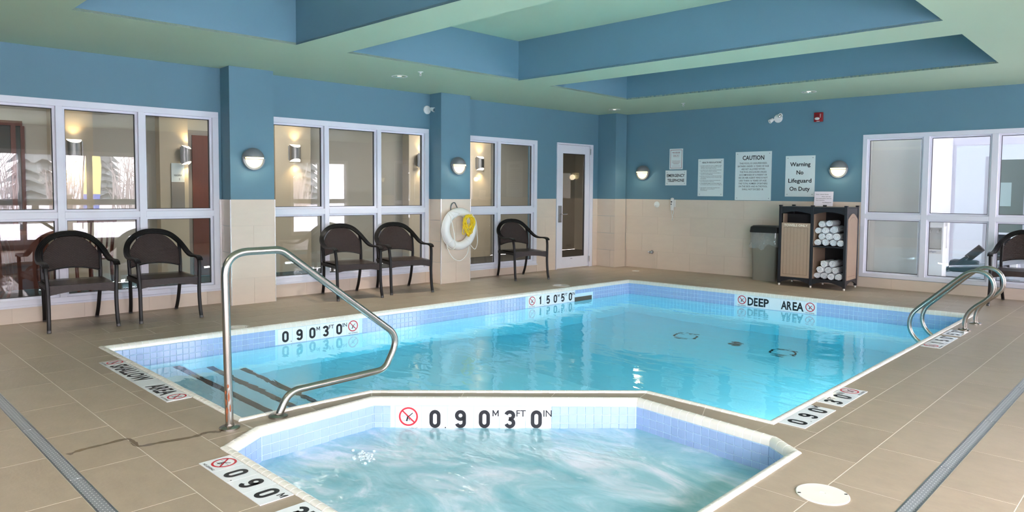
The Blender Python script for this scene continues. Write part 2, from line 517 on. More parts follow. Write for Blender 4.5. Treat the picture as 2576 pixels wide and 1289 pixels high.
# polygon tools -------------------------------------------------------------
def clip(poly, a, b, c):
    """keep a*x + b*y <= c"""
    out = []
    for i in range(len(poly)):
        p, q = poly[i], poly[(i + 1) % len(poly)]
        dp, dq = a * p[0] + b * p[1] - c, a * q[0] + b * q[1] - c
        if dp <= 1e-9: out.append(p)
        if (dp < -1e-9 and dq > 1e-9) or (dp > 1e-9 and dq < -1e-9):
            t = dp / (dp - dq); out.append((p[0] + (q[0] - p[0]) * t, p[1] + (q[1] - p[1]) * t))
    return out


def area(p): return 0.5 * sum(p[i][0] * p[(i + 1) % len(p)][1] - p[(i + 1) % len(p)][0] * p[i][1] for i in range(len(p)))


def edges_lines(poly):
    """convex ccw polygon -> inside half-planes"""
    if area(poly) < 0: poly = poly[::-1]
    return [(q[1] - p[1], p[0] - q[0], (q[1] - p[1]) * p[0] + (p[0] - q[0]) * p[1]) for p, q in zip(poly, poly[1:] + poly[:1])]


def minus(polys, hole):
    L = edges_lines(hole); out = []
    for pl in polys:
        cur = pl
        for a, b, c in L:
            o = clip(cur, -a, -b, -c)
            if len(o) > 2 and abs(area(o)) > 2e-5: out.append(o)
            cur = clip(cur, a, b, c)
            if len(cur) < 3: break
    return out


def inter(poly, conv):
    for a, b, c in edges_lines(conv):
        poly = clip(poly, a, b, c)
        if len(poly) < 3: return []
    return poly


def inset(poly, d):
    """ccw polygon moved inwards by d with mitred corners"""
    if area(poly) < 0: poly = poly[::-1]
    n = len(poly); out = []
    for i in range(n):
        a, b, c = Vector(poly[i - 1]), Vector(poly[i]), Vector(poly[(i + 1) % n])
        e1, e2 = (b - a).normalized(), (c - b).normalized()
        n1, n2 = Vector((-e1.y, e1.x)), Vector((-e2.y, e2.x))
        m = (n1 + n2) / (1 + n1.dot(n2)); out.append((b.x + m.x * d, b.y + m.y * d))
    return out


# ------------------------------------------------------------------ lettering (made once, before the scene fills up)
SIGN_LINES = {
    'health': ['1. NO PERSON INFECTED WITH A COMMUNICABLE', 'DISEASE OR HAVING OPEN SORES ON HIS OR', 'HER BODY SHALL ENTER THE POOL.',
               '2. NO PERSON SHALL BRING A GLASS CONTAINER', 'ONTO THE DECK OR INTO THE POOL.',
               '3. NO PERSON SHALL POLLUTE THE WATER IN', 'THE POOL IN ANY MANNER.',
               '4. SPITTING, SPOUTING OF WATER AND BLOWING', 'THE NOSE IN THE POOL OR ON THE DECK ARE', 'PROHIBITED.',
               '5. NO PERSON SHALL ENGAGE IN BOISTEROUS', 'PLAY IN OR ABOUT THE POOL.',
               '6. THE MAXIMUM NUMBER OF BATHERS PERMITTED', 'ON THE DECK AND IN THE POOL AT ANY TIME IS 18', '',
               '7. THE NEAREST TELEPHONE AVAILABLE FOR', 'EMERGENCY USE IS LOCATED AT', 'THE ENTRANCE.'],
    'caution': ['THIS POOL IS UNSUPERVISED.', 'BATHERS UNDER 12 YEARS OF AGE', 'ARE NOT ALLOWED WITHIN', 'THE POOL ENCLOSURE UNLESS',
                'ACCOMPANIED BY A PARENT OR', 'HIS OR HER AGENT WHO IS NOT', 'LESS THAN 16 YEARS OF AGE.', 'THE TOTAL NUMBER OF BATHERS',
                'ON THE DECK AND IN THE POOL', 'SHALL NOT EXCEED 18.'],
}
TEXTS = {}


def want(s, bold=0.0): TEXTS.setdefault((s, bold), None)


for k in SIGN_LINES:
    for s in SIGN_LINES[k]:
        if s: want(s, 0.006)
for s in ('HEALTH REGULATIONS', 'CAUTION', 'EMERGENCY', 'TELEPHONE', 'PROCEDURE', 'DIAL 911', 'TOWELS ONLY'): want(s, 0.022)
for s in ('Warning', 'No', 'Lifeguard', 'On Duty'): want(s, 0.02)
for s in ('NO DIVING', 'M', 'FT', 'IN', 'Culligan', 'NIAGARA', '1', 'FIRE', 'Dear valued Guest', "Please, don't take", 'Your towels upstairs, thanks for', 'Your co-operation.', 'Hotel Management'): want(s, 0.012)
for s in ('SHALLOW', 'AREA', 'DE', 'EP', 'AR', 'EA'): want(s, 0.03)


def prepare_texts():
    tmp = []
    for (s, b) in TEXTS:
        cu = bpy.data.curves.new('lettering', 'FONT'); cu.body = s; cu.size = 1.0; cu.align_x = 'CENTER'
        cu.offset = b; cu.resolution_u = 2; cu.fill_mode = 'FRONT'
        o = bpy.data.objects.new('lettering', cu); COL.objects.link(o); tmp.append(((s, b), o))
    dg = bpy.context.evaluated_depsgraph_get(); dg.update()
    for key, o in tmp:
        me = o.evaluated_get(dg).to_mesh()
        vs = [(p.co.x, p.co.y) for p in me.vertices]; fs = [tuple(f.vertices) for f in me.polygons]
        xs = [p[0] for p in vs]; cx = (min(xs) + max(xs)) / 2
        TEXTS[key] = ([(x - cx, y) for x, y in vs], fs, max(xs) - min(xs))
        o.evaluated_get(dg).to_mesh_clear()
    for key, o in tmp:
        cu = o.data; bpy.data.objects.remove(o); bpy.data.curves.remove(cu)


prepare_texts()
CAP = 0.69   # cap height of the built-in font at size 1


def text_into(mb, s, bold, x, z, h, y=0.0, width=None, align='C'):
    """flat lettering in the x-z plane at depth y, cap height h, baseline z"""
    vs, fs, w = TEXTS[(s, bold)]
    k = h / CAP; kx = k if width is None else width / w
    if align == 'L': x = x + w * kx / 2
    mb.add([(x + a * kx, y, z + b * k) for a, b in vs], fs)


def ribbon(mb, pts, w, M, closed=False):
    """flat stroke of width w along 2-D points, mapped by M(x, y)"""
    P = [Vector(p) for p in pts]; n = len(P); L = []; R_ = []
    for i in range(n):
        a = P[i - 1] if (i or closed) else P[i]; b = P[(i + 1) % n] if (i < n - 1 or closed) else P[i]
        e1 = (P[i] - a).normalized() if (P[i] - a).length > 1e-9 else (b - P[i]).normalized()
        e2 = (b - P[i]).normalized() if (b - P[i]).length > 1e-9 else e1
        n1, n2 = Vector((-e1.y, e1.x)), Vector((-e2.y, e2.x)); m = (n1 + n2) / max(0.35, 1 + n1.dot(n2))
        L.append(P[i] + m * w / 2); R_.append(P[i] - m * w / 2)
    vs = [M(p.x, p.y) for p in L] + [M(p.x, p.y) for p in R_]
    m = n if closed else n - 1
    mb.add(vs, [(i, (i + 1) % n, n + (i + 1) % n, n + i) for i in range(m)])


def arc(cx, cy_, rx, ry, a0, a1, n=10):
    return [(cx + rx * cos(radians(a0 + (a1 - a0) * i / n)), cy_ + ry * sin(radians(a0 + (a1 - a0) * i / n))) for i in range(n + 1)]


# digit strokes in a 0..0.62 by 0..1 box (centre line)
DIG = {
    '0': [(arc(0.31, 0.70, 0.21, 0.21, 0, 180, 9) + arc(0.31, 0.30, 0.21, 0.21, 180, 360, 9), True)],
    '9': [(arc(0.31, 0.70, 0.21, 0.21, 0, 340, 16), True), ([(0.52, 0.70)] + arc(0.31, 0.29, 0.21, 0.20, 0, -165, 10), False)],
    '3': [(arc(0.30, 0.715, 0.21, 0.195, 165, -70, 10) + [(0.25, 0.52)], False), ([(0.25, 0.52)] + arc(0.31, 0.285, 0.21, 0.2, 80, -165, 11), False)],
    '5': [([(0.52, 0.92), (0.15, 0.92), (0.12, 0.52)] + arc(0.30, 0.34, 0.22, 0.25, 125, -155, 12), False)],
    '1': [([(0.14, 0.76), (0.33, 0.92), (0.33, 0.08)], False)],
}


def digit(mb, ch, x, y, h, M, bold=0.205):
    """digit of height h, centred on x, standing on y"""
    for pts, closed in DIG[ch]:
        ribbon(mb, [(x + (p[0] - 0.31) * h, y + p[1] * h) for p in pts], bold * h, M, closed)


def no_diving(mbr, mbk, cx, cy_, r, M):
    """red ring and slash, small diver figure over a water line"""
    ribbon(mbr, arc(cx, cy_, r, r, 0, 354, 30), r * 0.2, M, True)
    ribbon(mbr, [(cx - r * 0.68, cy_ + r * 0.68), (cx + r * 0.68, cy_ - r * 0.68)], r * 0.17, M)
    ribbon(mbk, [(cx - r * 0.8, cy_ + r * 0.06), (cx + r * 0.8, cy_ + r * 0.06)], r * 0.025, M)
    ribbon(mbk, [(cx - r * 0.7, cy_ - r * 0.45), (cx + r * 0.7, cy_ - r * 0.45)], r * 0.025, M)
    ribbon(mbk, [(cx + r * 0.5, cy_ + r * 0.42), (cx + r * 0.15, cy_ + r * 0.12), (cx - r * 0.1, cy_ - r * 0.05)], r * 0.10, M)
    ribbon(mbk, [(cx - r * 0.06, cy_ + r * 0.0), (cx - r * 0.16, cy_ - r * 0.36)], r * 0.17, M)
    ribbon(mbk, [(cx - r * 0.05, cy_ - r * 0.2), (cx + r * 0.14, cy_ - r * 0.3), (cx + r * 0.1, cy_ - r * 0.42)], r * 0.06, M)
    ribbon(mbk, arc(cx - r * 0.18, cy_ - r * 0.44, r * 0.06, r * 0.06, 0, 300, 7), r * 0.09, M, True)


# ================================================================== ROOM SHELL
POOL = [(1.187, -8.250), (3.698, -8.252), (3.738, -7.425), (4.936, -6.206), (5.761, -6.220), (5.738, -1.292), (1.533, -1.533)]
SPA = [(4.022, -8.491), (5.55, -8.491), (6.042, -7.95), (6.038, -6.531), (5.862, -6.406), (4.969, -6.329), (3.815, -7.478), (3.855, -8.238)]
if area(POOL) < 0: POOL.reverse()
if area(SPA) < 0: SPA.reverse()
# pool split into convex pieces for cutting the floor
POOL_CONV = [[(1.187, -8.250), (3.698, -8.252), (3.738, -7.425), (1.229, -7.425)],
             [(1.229, -7.425), (3.738, -7.425), (4.936, -6.206), (1.2948, -6.1442)],
             [(1.2948, -6.1442), (4.936, -6.206), (5.761, -6.220), (5.738, -1.292), (1.533, -1.533)]]
DRAINS = [[(-0.9, -9.11), (6.61, -9.11), (6.61, -9.05), (-0.9, -9.05)], [(6.55, -9.11), (6.61, -9.11), (6.61, 0.7), (6.55, 0.7)]]


def deck_holes(polys, drains=True):
    for h in POOL_CONV + [SPA] + (DRAINS if drains else []):
        polys = minus(polys, h)
    return polys


# slab with the two basins cut out
mb = MB()
room = [(BL * YB - 0.25, YB - 0.1), (XR + 0.2, YB - 0.1), (XR + 0.2, BF * XR + 0.3), (-0.25, 0.3)]
for pl in deck_holes([room]):
    mb.prism(pl, -0.12, -0.0010)
floor = mb.build('floor', M_FGROUT, kind='structure', label='brown tiled pool deck around the pool and the spa tub')

G = 0.0023         # half joint
tiles = []


def add_tiles(region, origin, ex, ey, rows, length, xr, shift0=0.0):
    """rows: list of (v0, v1); ex, ey: row direction and its normal"""
    ex, ey = Vector(ex).normalized(), Vector(ey).normalized(); O = Vector(origin)
    for r, (v0, v1) in enumerate(rows):
        sh = shift0 + (length / 2 if r % 2 else 0)
        k0 = int(math.floor((xr[0] - sh) / length)); k1 = int(math.ceil((xr[1] - sh) / length))
        for k in range(k0, k1):
            u0, u1 = sh + k * length + G, sh + (k + 1) * length - G
            q = [O + ex * u + ey * v for u, v in ((u0, v0 + G), (u1, v0 + G), (u1, v1 - G), (u0, v1 - G))]
            q = [(p.x, p.y) for p in q]
            if area(q) < 0: q.reverse()
            q = inter(q, region)
            if len(q) < 3 or area(q) < 3e-4: continue
            ps = [p for p in deck_holes([q]) if abs(area(p)) > 1.5e-4]
            if ps: tiles.append(ps)


P_ = 0.2872
regA = [(BL * -8.25, -8.25), (1.187, -8.25), (1.533, -1.533), (1.61 + BL * 0.2, 0.1), (0.0, 0.0)]
add_tiles(regA, (BL * -8.25 + 1.61, -8.25), (BL, 1), (-1, BL), [(k * P_, (k + 1) * P_) for k in range(6)], 0.583, (-0.1, 8.6), 0.21)
regB = [(1.533, -1.533), (5.738, -1.292), (5.74, BF * 5.74), (1.60, BF * 1.6)]
add_tiles(regB, (1.533, -1.533), (1, BF), (-BF, 1), [(k * P_, (k + 1) * P_) for k in range(6)], 0.583, (-0.2, 4.5), 0.1)
regC = [(BL * -8.25, -8.25), (5.98, -8.25), (5.98, -9.05), (BL * -9.05, -9.05)]
add_tiles(regC, (2.958, 0), (1, 0), (0, 1), [(-9.05, -8.7645), (-8.7645, -8.482), (-8.482, -8.25)], 0.583, (-3.6, 3.2), 0.292 + 0.03)
regC2 = [(BL * -9.11, -9.11), (XR, -9.11), (XR, YB), (BL * YB, YB)]
add_tiles(regC2, (2.993, 0), (1, 0), (0, 1), [(-9.11 - (k + 1) * P_, -9.11 - k * P_) for k in range(12)], 0.583, (-3.7, 7.1), 0)
regD = [(5.735, -8.25), (5.735, BF * 5.735), (10, BF * 10), (10, -9.05), (5.98, -9.05), (5.98, -8.25)]
regD = [(5.735, -6.22), (5.735, BF * 5.735), (6.55, BF * 6.55), (6.55, -9.05), (5.98, -9.05), (5.98, -6.22)]
for reg in ([(5.735, -8.25), (5.98, -8.25), (5.98, BF * 5.98), (5.735, BF * 5.735)],
            [(5.98, -9.05), (XR, -9.05), (XR, BF * XR), (5.98, BF * 5.98)]):
    add_tiles(reg, (0, -6.47), (0, 1), (1, 0), [(5.693, 5.98), (5.98, 6.268), (6.268, 6.55), (6.61, 6.886)] +
              [(6.886 + k * P_, 6.886 + (k + 1) * P_) for k in range(11)], 0.583, (-2.7, 7.3), 0.29)
# the narrow kerb between pool and spa
pp = [(3.698, -8.252), (3.738, -7.425), (4.936, -6.206), (5.761, -6.220)]
ss = [(3.855, -8.238), (3.815, -7.478), (4.969, -6.329), (5.862, -6.406)]


def mixp(a, b, t): return (a[0] + (b[0] - a[0]) * t, a[1] + (b[1] - a[1]) * t)


for i, n in ((0, 2), (1, 3), (2, 2)):
    for k in range(n):
        q = [mixp(pp[i], pp[i + 1], k / n), mixp(ss[i], ss[i + 1], k / n), mixp(ss[i], ss[i + 1], (k + 1) / n), mixp(pp[i], pp[i + 1], (k + 1) / n)]
        if area(q) < 0: q.reverse()
        q = clip(inset(q, G), 1, 0, 5.735 - G)
        if len(q) > 2: tiles.append([q])
cam2 = Vector((CAM_LOC.x, CAM_LOC.y))
fdir = Vector((fw.x, fw.y)).normalized()


def seen_size(ps):
    c = Vector((sum(p[0] for p in ps[0]) / len(ps[0]), sum(p[1] for p in ps[0]) / len(ps[0])))
    d = c - cam2; z = d.dot(fdir); lat = abs(d.dot(Vector((fdir.y, -fdir.x))))
    vis = z > 0.5 and lat < z * 0.78 + 0.25
    return (sum(abs(area(p)) for p in ps) / max(0.3, d.length) ** 3) * (1 if vis else 1e-4)


tiles.sort(key=seen_size, reverse=True)


def tile_mesh(mbx, ps, z0=-0.0034, z1=0.0):
    for p in ps:
        mbx.prism(p, z0, z1)


for ps in tiles[:295]:
    c = ps[0][0]; m = MB(); tile_mesh(m, [[(x - c[0], y - c[1]) for x, y in p] for p in ps])
    m.build('floor_tile', M_FLOOR, floor, (c[0], c[1], 0))
m = MB()
for ps in tiles[295:]: tile_mesh(m, ps)
m.build('floor_tiles', M_FLOOR, floor, kind='stuff')

# ------------------------------------------------------------------ ceiling with three coffers
COF = [[(1.325, -8.41), (5.95, -8.40), (5.93, -6.58), (1.42, -6.65)],
       [(1.45, -6.135), (5.94, -6.19), (5.91, -3.736), (1.517, -3.828)],
       [(1.504, -3.256), (5.906, -3.123), (5.87, -1.408), (1.485, -1.576)],
       [(1.30, -11.2), (5.95, -11.2), (5.95, -8.95), (1.31, -8.95)]]
mb = MB(); polys = [room]
for c in COF: polys = minus(polys, c)
for p in polys: mb.prism(p, ZC, ZC + 0.02)
ceiling = mb.build('ceiling', M_GREEN, kind='structure', label='pale green soffit with three deep blue-sided coffers')
ZTOP = 3.04
for c in COF:
    if area(c) < 0: c.reverse()
    mb = MB(); n = len(c)
    big = inset(c, -0.06)
    vs = [(x, y, ZC + 0.0005) for x, y in c] + [(x, y, ZTOP) for x, y in c] + [(x, y, ZC + 0.0005) for x, y in big] + [(x, y, ZTOP) for x, y in big]
    fs = []
    for i in range(n):
        j = (i + 1) % n
        fs += [(i, j, n + j, n + i), (2 * n + i, 3 * n + i, 3 * n + j, 2 * n + j)]
    mb.add(vs, fs)
    cf = mb.build('coffer_side', M_BLUE, ceiling)
    MB().prism(big, ZTOP, ZTOP + 0.03).build('coffer_top', M_GREEN, cf)

# ------------------------------------------------------------------ walls
# local frames: x along the wall, y into the wall (room at -y), z up
PZ, TH = 0.012, 0.20


def frame_put(mbx, name, mats, which, parent=None, smooth=None, **kw):
    if parent is not None: return mbx.build(name, mats, parent, smooth=smooth, **kw)
    return mbx.build(name, mats, None, rz={'L': AL, 'F': AF, 'R': -pi / 2, 'B': pi}[which],
                     loc={'L': (0, 0, 0), 'F': (0, 0, 0), 'R': (XR, 0, 0), 'B': (0, YB, 0)}[which], smooth=smooth, **kw)


def wall_with_openings(u0, u1, z0, z1, ops, y0=0.0, y1=TH):
    mbx = MB(); us = u0
    for (a, b, c, d) in sorted(ops):
        if a > us: mbx.box(us, a, y0, y1, z0, z1)
        if c > z0: mbx.box(a, b, y0, y1, z0, c)
        if d < z1: mbx.box(a, b, y0, y1, d, z1)
        us = b
    if us < u1: mbx.box(us, u1, y0, y1, z0, z1)
    return mbx


W1 = (uL(-9.56), uL(-6.629), 0.164, 2.10)
W2 = (uL(-6.09), uL(-3.812), 0.170, 2.103)
W3 = (uL(-3.30), uL(-1.727), 0.128, 2.063)
DR = (uL(-1.283), uL(-0.400), 0.0, 2.06)
wall_left = frame_put(wall_with_openings(uL(YB) - 0.3, 0.1, 0, 2.62, [W1, W2, W3, DR]), 'wall_left', M_BLUE, 'L', kind='structure',
                      label='blue painted left wall with beige tile below, two columns and long windows')
F1 = (uF(4.087), uF(7.90), 0.141, 2.058)
wall_far = frame_put(wall_with_openings(-0.25, uF(XR) + 0.3, 0, 2.62, [F1]), 'wall_far', M_BLUE, 'F', kind='structure',
                     label='teal blue far wall with beige tile below, carrying the notices')
BW1 = (-7.9, -6.6, 0.12, 2.06)  # unseen back window, added to let in more light behind the viewpoint
RW1, RW2 = (5.2, 12.4, 0.12, 2.06), (0.35, 1.95, 0.12, 2.06)
wall_right = frame_put(wall_with_openings(-0.75, 12.7, 0, 2.62, [RW1, RW2]), 'wall_right', M_BLUE, 'R', kind='structure',
                       label='blue right wall with big windows onto the snow, outside the picture')
wall_back = frame_put(wall_with_openings(-XR - 0.2, 0.9, 0, 2.62, [BW1]), 'wall_back', M_BLUE, 'B', kind='structure',
                      label='blue back wall behind the viewpoint with a window added for light')

# columns and the corner pilaster on the left wall
XC = 0.2547


def column(u0, u1, depth, n_tiles_front):
    c = MB().box(u0, u1, -depth, 0.0, 0, 2.60).build('column', M_BLUE, wall_left)
    return c


col1 = column(uL(-6.600), uL(-6.112), XC, 1)
col2 = column(uL(-3.788), uL(-3.284), XC, 1)
pil = column(uL(-0.262), uL(0.02), 0.385, 1)

wt = []


def wall_tiles(parent, u0, u1, z0, z1, y=0.0, name='wall_tile', L=0.583, off=0.0, side=None):
    """running-bond tiles 0.288 high on the plane y (facing -y), or on a column flank"""
    H_ = ZT / 4; r = 0; z = 0.0
    while z < z1 - 1e-6:
        za, zb = max(z, z0), min(z + H_, z1)
        if zb - za > 0.012:
            sh = off + (L / 2 if r % 2 else 0)
            k0 = int(math.floor((u0 - sh) / L)); k1 = int(math.ceil((u1 - sh) / L))
            for k in range(k0, k1):
                a, b = max(u0, sh + k * L), min(u1, sh + (k + 1) * L)
                if b - a < 0.012: continue
                w, h = b - a - 0.003, zb - za - 0.003
                if side is None:
                    me = MB().box(0, w, -0.009, 0.0, 0, h).mesh('wall_tile', M_WTILE)
                    put(name, me, parent, (a + 0.0015, y, za + 0.0015))
                else:
                    me = MB().box(-0.009 if side < 0 else 0, 0 if side < 0 else 0.009, 0, w, 0, h).mesh('wall_tile', M_WTILE)
                    put(name, me, parent, (y, a + 0.0015, za + 0.0015))
        z += H_; r += 1


# grout bed strips so joints read slightly darker
def bed(parent, u0, u1, z0, z1, y=0.0): MB().box(u0, u1, y - 0.006, y - 0.0005, z0, z1).build('grout_bed', M_WGROUT, parent)


for (a, b, z0, z1) in ((uL(-12.6), W1[0], 0, ZT), (W1[0], W1[1], 0, W1[2] - 0.004), (W1[1], uL(-6.60), 0, ZT), (uL(-6.112), W2[0], 0, ZT), (W2[0], W2[1], 0, W2[2] - 0.004),
                       (W2[1], uL(-3.788), 0, ZT), (uL(-3.284), W3[1], 0, W3[2] - 0.004), (W3[1], DR[0] - 0.01, 0, ZT), (DR[1] + 0.012, uL(-0.262), 0, ZT)):
    if b - a < 0.006: continue
    bed(wall_left, a, b, z0, z1); wall_tiles(wall_left, a, b, z0, z1, off=0.21)
for (c, u0, u1, d, o) in ((col1, uL(-6.600), uL(-6.112), XC, uL(-6.356)), (col2, uL(-3.788), uL(-3.284), XC, uL(-3.536)), (pil, uL(-0.262), uL(0.02), 0.385, 0.3)):
    bed(c, u0 - 0.0055, u1, 0, ZT, -d)
    wall_tiles(c, u0 - 0.009, u1, 0, ZT, -d, off=o)
    wall_tiles(c, -d - 0.008, -0.009 if c is not pil else 0.0, 0, ZT, u0, off=-0.3, side=-1)
    if c is not pil:
        MB().box(u0 - 0.011, u0 - 0.001, -d - 0.011, -d - 0.001, 0.0, ZT).build('edge_trim', M_TRIM, c)
        MB().box(u1 - 0.003, u1 + 0.004, -d - 0.011, -d + 0.002, 0.0, ZT).build('edge_trim', M_TRIM, c)
MB().box(W1[1] + 0.002, uL(-6.60) - 0.010, -0.012, 0.0, 0.0, ZT).build('edge_trim', M_TRIM, wall_left)
for (a, b, z0, z1) in ((uF(0.385), F1[0], 0, ZT), (F1[0], F1[1], 0, F1[2] - 0.004), (F1[1], uF(XR), 0, ZT)):
    bed(wall_far, a, b, z0, z1); wall_tiles(wall_far, a, b, z0, z1, off=uF(1.0))


# ------------------------------------------------------------------ windows
def window(name, label, which, u0, u1, z0, z1, mull, rail, jamb=0.062, mw=0.058, sill=True, parent_loc=None):
    rz = {'L': AL, 'F': AF, 'R': -pi / 2, 'B': pi}[which]; loc = {'L': (0, 0, 0), 'F': (0, 0, 0), 'R': (XR, 0, 0), 'B': (0, YB, 0)}[which]
    w = put(name, None, None, loc, rz, label, None, None, 'structure')
    y0, y1 = -0.012, 0.10

    def member(a, b, c, d, nm='frame_bar'): MB().box(a, b, y0, y1, c, d, 0.003).build(nm, M_ALU, w)
    member(u0, u1, z1 - jamb, z1); member(u0, u1, z0, z0 + 0.048)
    member(u0, u0 + jamb, z0 + 0.048, z1 - jamb); member(u1 - jamb, u1, z0 + 0.048, z1 - jamb)
    for k in mull: member(k - mw / 2, k + mw / 2, z0 + 0.048, z1 - jamb)
    us = [u0 + jamb] + [q for k in mull for q in (k - mw / 2, k + mw / 2)] + [u1 - jamb]
    for i in range(0, len(us), 2):
        a, b = us[i], us[i + 1]
        member(a, b, rail[0], rail[1])
        for (c, d) in ((z0 + 0.048, rail[0]), (rail[1], z1 - jamb)):
            s = 0.022
            st = MB()
            st.box(a, b, 0.028, 0.075, d - s, d).box(a, b, 0.028, 0.075, c, c + s).box(a, a + s, 0.028, 0.075, c + s, d - s).box(b - s, b, 0.028, 0.075, c + s, d - s)
            st.build('glazing_bead', M_ALU, w)
            g = MB(); e = 0.006
            g.box(a + s, b - s, 0.044, 0.062, d - s - e, d - s).box(a + s, b - s, 0.044, 0.062, c + s, c + s + e)
            g.box(a + s, a + s + e, 0.044, 0.062, c + s, d - s).box(b - s - e, b - s, 0.044, 0.062, c + s, d - s)
            g.build('gasket', M_GASKET, w)
            MB().box(a + s * 0.5, b - s * 0.5, 0.050, 0.056, c + s * 0.5, d - s * 0.5).build('glass_pane', M_GLASS, w)
    if sill:
        MB().box(u0 - 0.004, u1 + 0.004, -0.026, 0.0, z0 - 0.020, z0, 0.003).build('window_sill', M_ALU, w)
    return w


window('window_1', 'long left window beside the first blue column, behind the two nearest chairs', 'L', *W1, [uL(-8.83), uL(-8.112), uL(-7.398)], (0.968, 1.030))
window('window_2', 'long left window between the two blue columns', 'L', *W2, [uL(-5.337), uL(-4.595)], (0.968, 1.036))
window('window_3', 'left window between the lifebuoy column and the glazed door', 'L', *W3, [uL(-2.522)], (0.940, 1.018))
window('window_4', 'wide window in the far wall looking into the gym', 'F', *F1, [uF(4.838), uF(5.57), uF(6.30), uF(7.03)], (0.933, 0.995), jamb=0.055, mw=0.068, sill=False)
window('window_5', 'large daylight window in the right wall facing the snow', 'R', *RW1, [6.4, 7.6, 8.8, 10.0, 11.2], (0.95, 1.01))
window('window_7', 'unseen window added in the back wall for light from behind the viewpoint', 'B', *BW1, [], (0.95, 1.01))
window('window_6', 'smaller daylight window in the right wall near the far corner', 'R', *RW2, [1.15], (0.95, 1.01))

# ------------------------------------------------------------------ glazed door
door = put('door_1', None, None, (0, 0, 0), AL, 'white metal door with a tall tinted glass panel in the far left corner', None, None, 'structure')
u0, u1 = DR[0], DR[1]
mb = MB(); mb.box(u0, u0 + 0.018, -0.016, 0.1, 0, 2.06, 0.003).box(u1 - 0.075, u1, -0.016, 0.1, 0, 2.06, 0.003).box(u0 + 0.018, u1 - 0.075, -0.016, 0.1, 2.034, 2.06, 0.003)
mb.build('door_frame', M_ALU, door)
la, lb = u0 + 0.022, u1 - 0.079
ga, gb, gz0, gz1 = uL(-1.128), uL(-0.588), 0.19, 1.892
leaf = MB().box(la, ga, 0.0, 0.045, 0.012, 2.030, 0.002).box(gb, lb, 0.0, 0.045, 0.012, 2.030, 0.002).box(ga, gb, 0.0, 0.045, 0.012, gz0, 0.002).box(ga, gb, 0.0, 0.045, gz1, 2.030, 0.002)
leaf = leaf.build('door_leaf', M_ALU, door)
MB().box(ga, gb, 0.018, 0.026, gz0, gz1).build('glass_pane', M_GLASSD, leaf)
g = MB(); g.box(ga, ga + 0.008, 0.010, 0.03, gz0, gz1).box(gb - 0.012, gb, 0.010, 0.03, gz0, gz1).box(ga, gb, 0.010, 0.03, gz1 - 0.008, gz1).box(ga, gb, 0.010, 0.03, gz0, gz0 + 0.006)
g.build('gasket', M_GASKET, leaf)
MB().box(uL(-1.235), uL(-1.158), -0.010, 0.0, 0.765, 1.038, 0.003).build('lock_plate', M_STEELD, leaf)
MB().tube(fillet([(uL(-1.195), 0, 0.90), (uL(-1.195), -0.055, 0.90), (uL(-1.075), -0.055, 0.90)], 0.02), 0.009, 10).build('lever_handle', M_CHROME, leaf, smooth=50)
for z in (0.13, 1.94): MB().tube([(u1 - 0.078, -0.016, z - 0.05), (u1 - 0.078, -0.016, z + 0.05)], 0.012, 10).build('hinge', M_CHROME, door, smooth=50)
MB().box(la + 0.33, la + 0.38, -0.001, 0, 0.155, 0.163).build('label_strip', M_GREY, leaf)
ntc = MB().box(uL(-1.115), uL(-0.915), 0.027, 0.0285, 1.16, 1.57).build('paper_notice', M_PAPER, None, rz=AL)
tag(ntc, 'white sheet of paper taped behind the glass of the far door', 'notice')

# ================================================================== POOL
swim = thing('swimming_pool', 'large turquoise swimming pool with white coping and blue mosaic band', 'pool', (3.5, -4.6, 0))
tub = thing('spa_tub', 'small octagonal spa tub with white coping in the foreground', 'spa', (5.0, -7.4, 0))
OS, OT = Vector(swim.location), Vector(tub.location)


def under(parent): return -Vector(parent.location)


CW = 0.050      # coping width
PROF = [(0.0, 0.003), (0.006, 0.009), (0.018, 0.012), (0.032, 0.0095), (0.043, 0.002), (0.049, -0.010), (0.051, -0.034), (0.040, -0.036), (0.0, -0.02)]


def coping_piece_mesh(length):
    """bullnose tile: x along the edge, y inwards"""
    m = MB(); k = len(PROF)
    vs = [(x, y, z) for x in (0, length) for y, z in PROF]
    m.add(vs, [(i, (i + 1) % k, k + (i + 1) % k, k + i) for i in range(k)] + [tuple(range(k - 1, -1, -1)), tuple(range(k, 2 * k))])
    return m.mesh('coping_tile', M_COPING, smooth=50)


def coping_bed(poly, parent):
    rings = [inset(poly, max(0.0, d + (-0.0012 if d > 0.03 else 0.0))) for d, z in PROF]; n = len(poly)
    vs = [(x, y, z - 0.0012) for (d, z), r in zip(PROF, rings) for x, y in r]
    k = len(PROF)
    fs = [(j * n + i, j * n + (i + 1) % n, ((j + 1) % k) * n + (i + 1) % n, ((j + 1) % k) * n + i) for j in range(k) for i in range(n)]
    MB().add(vs, fs).build('coping_grout', M_TGROUT, parent, under(parent), smooth=40)


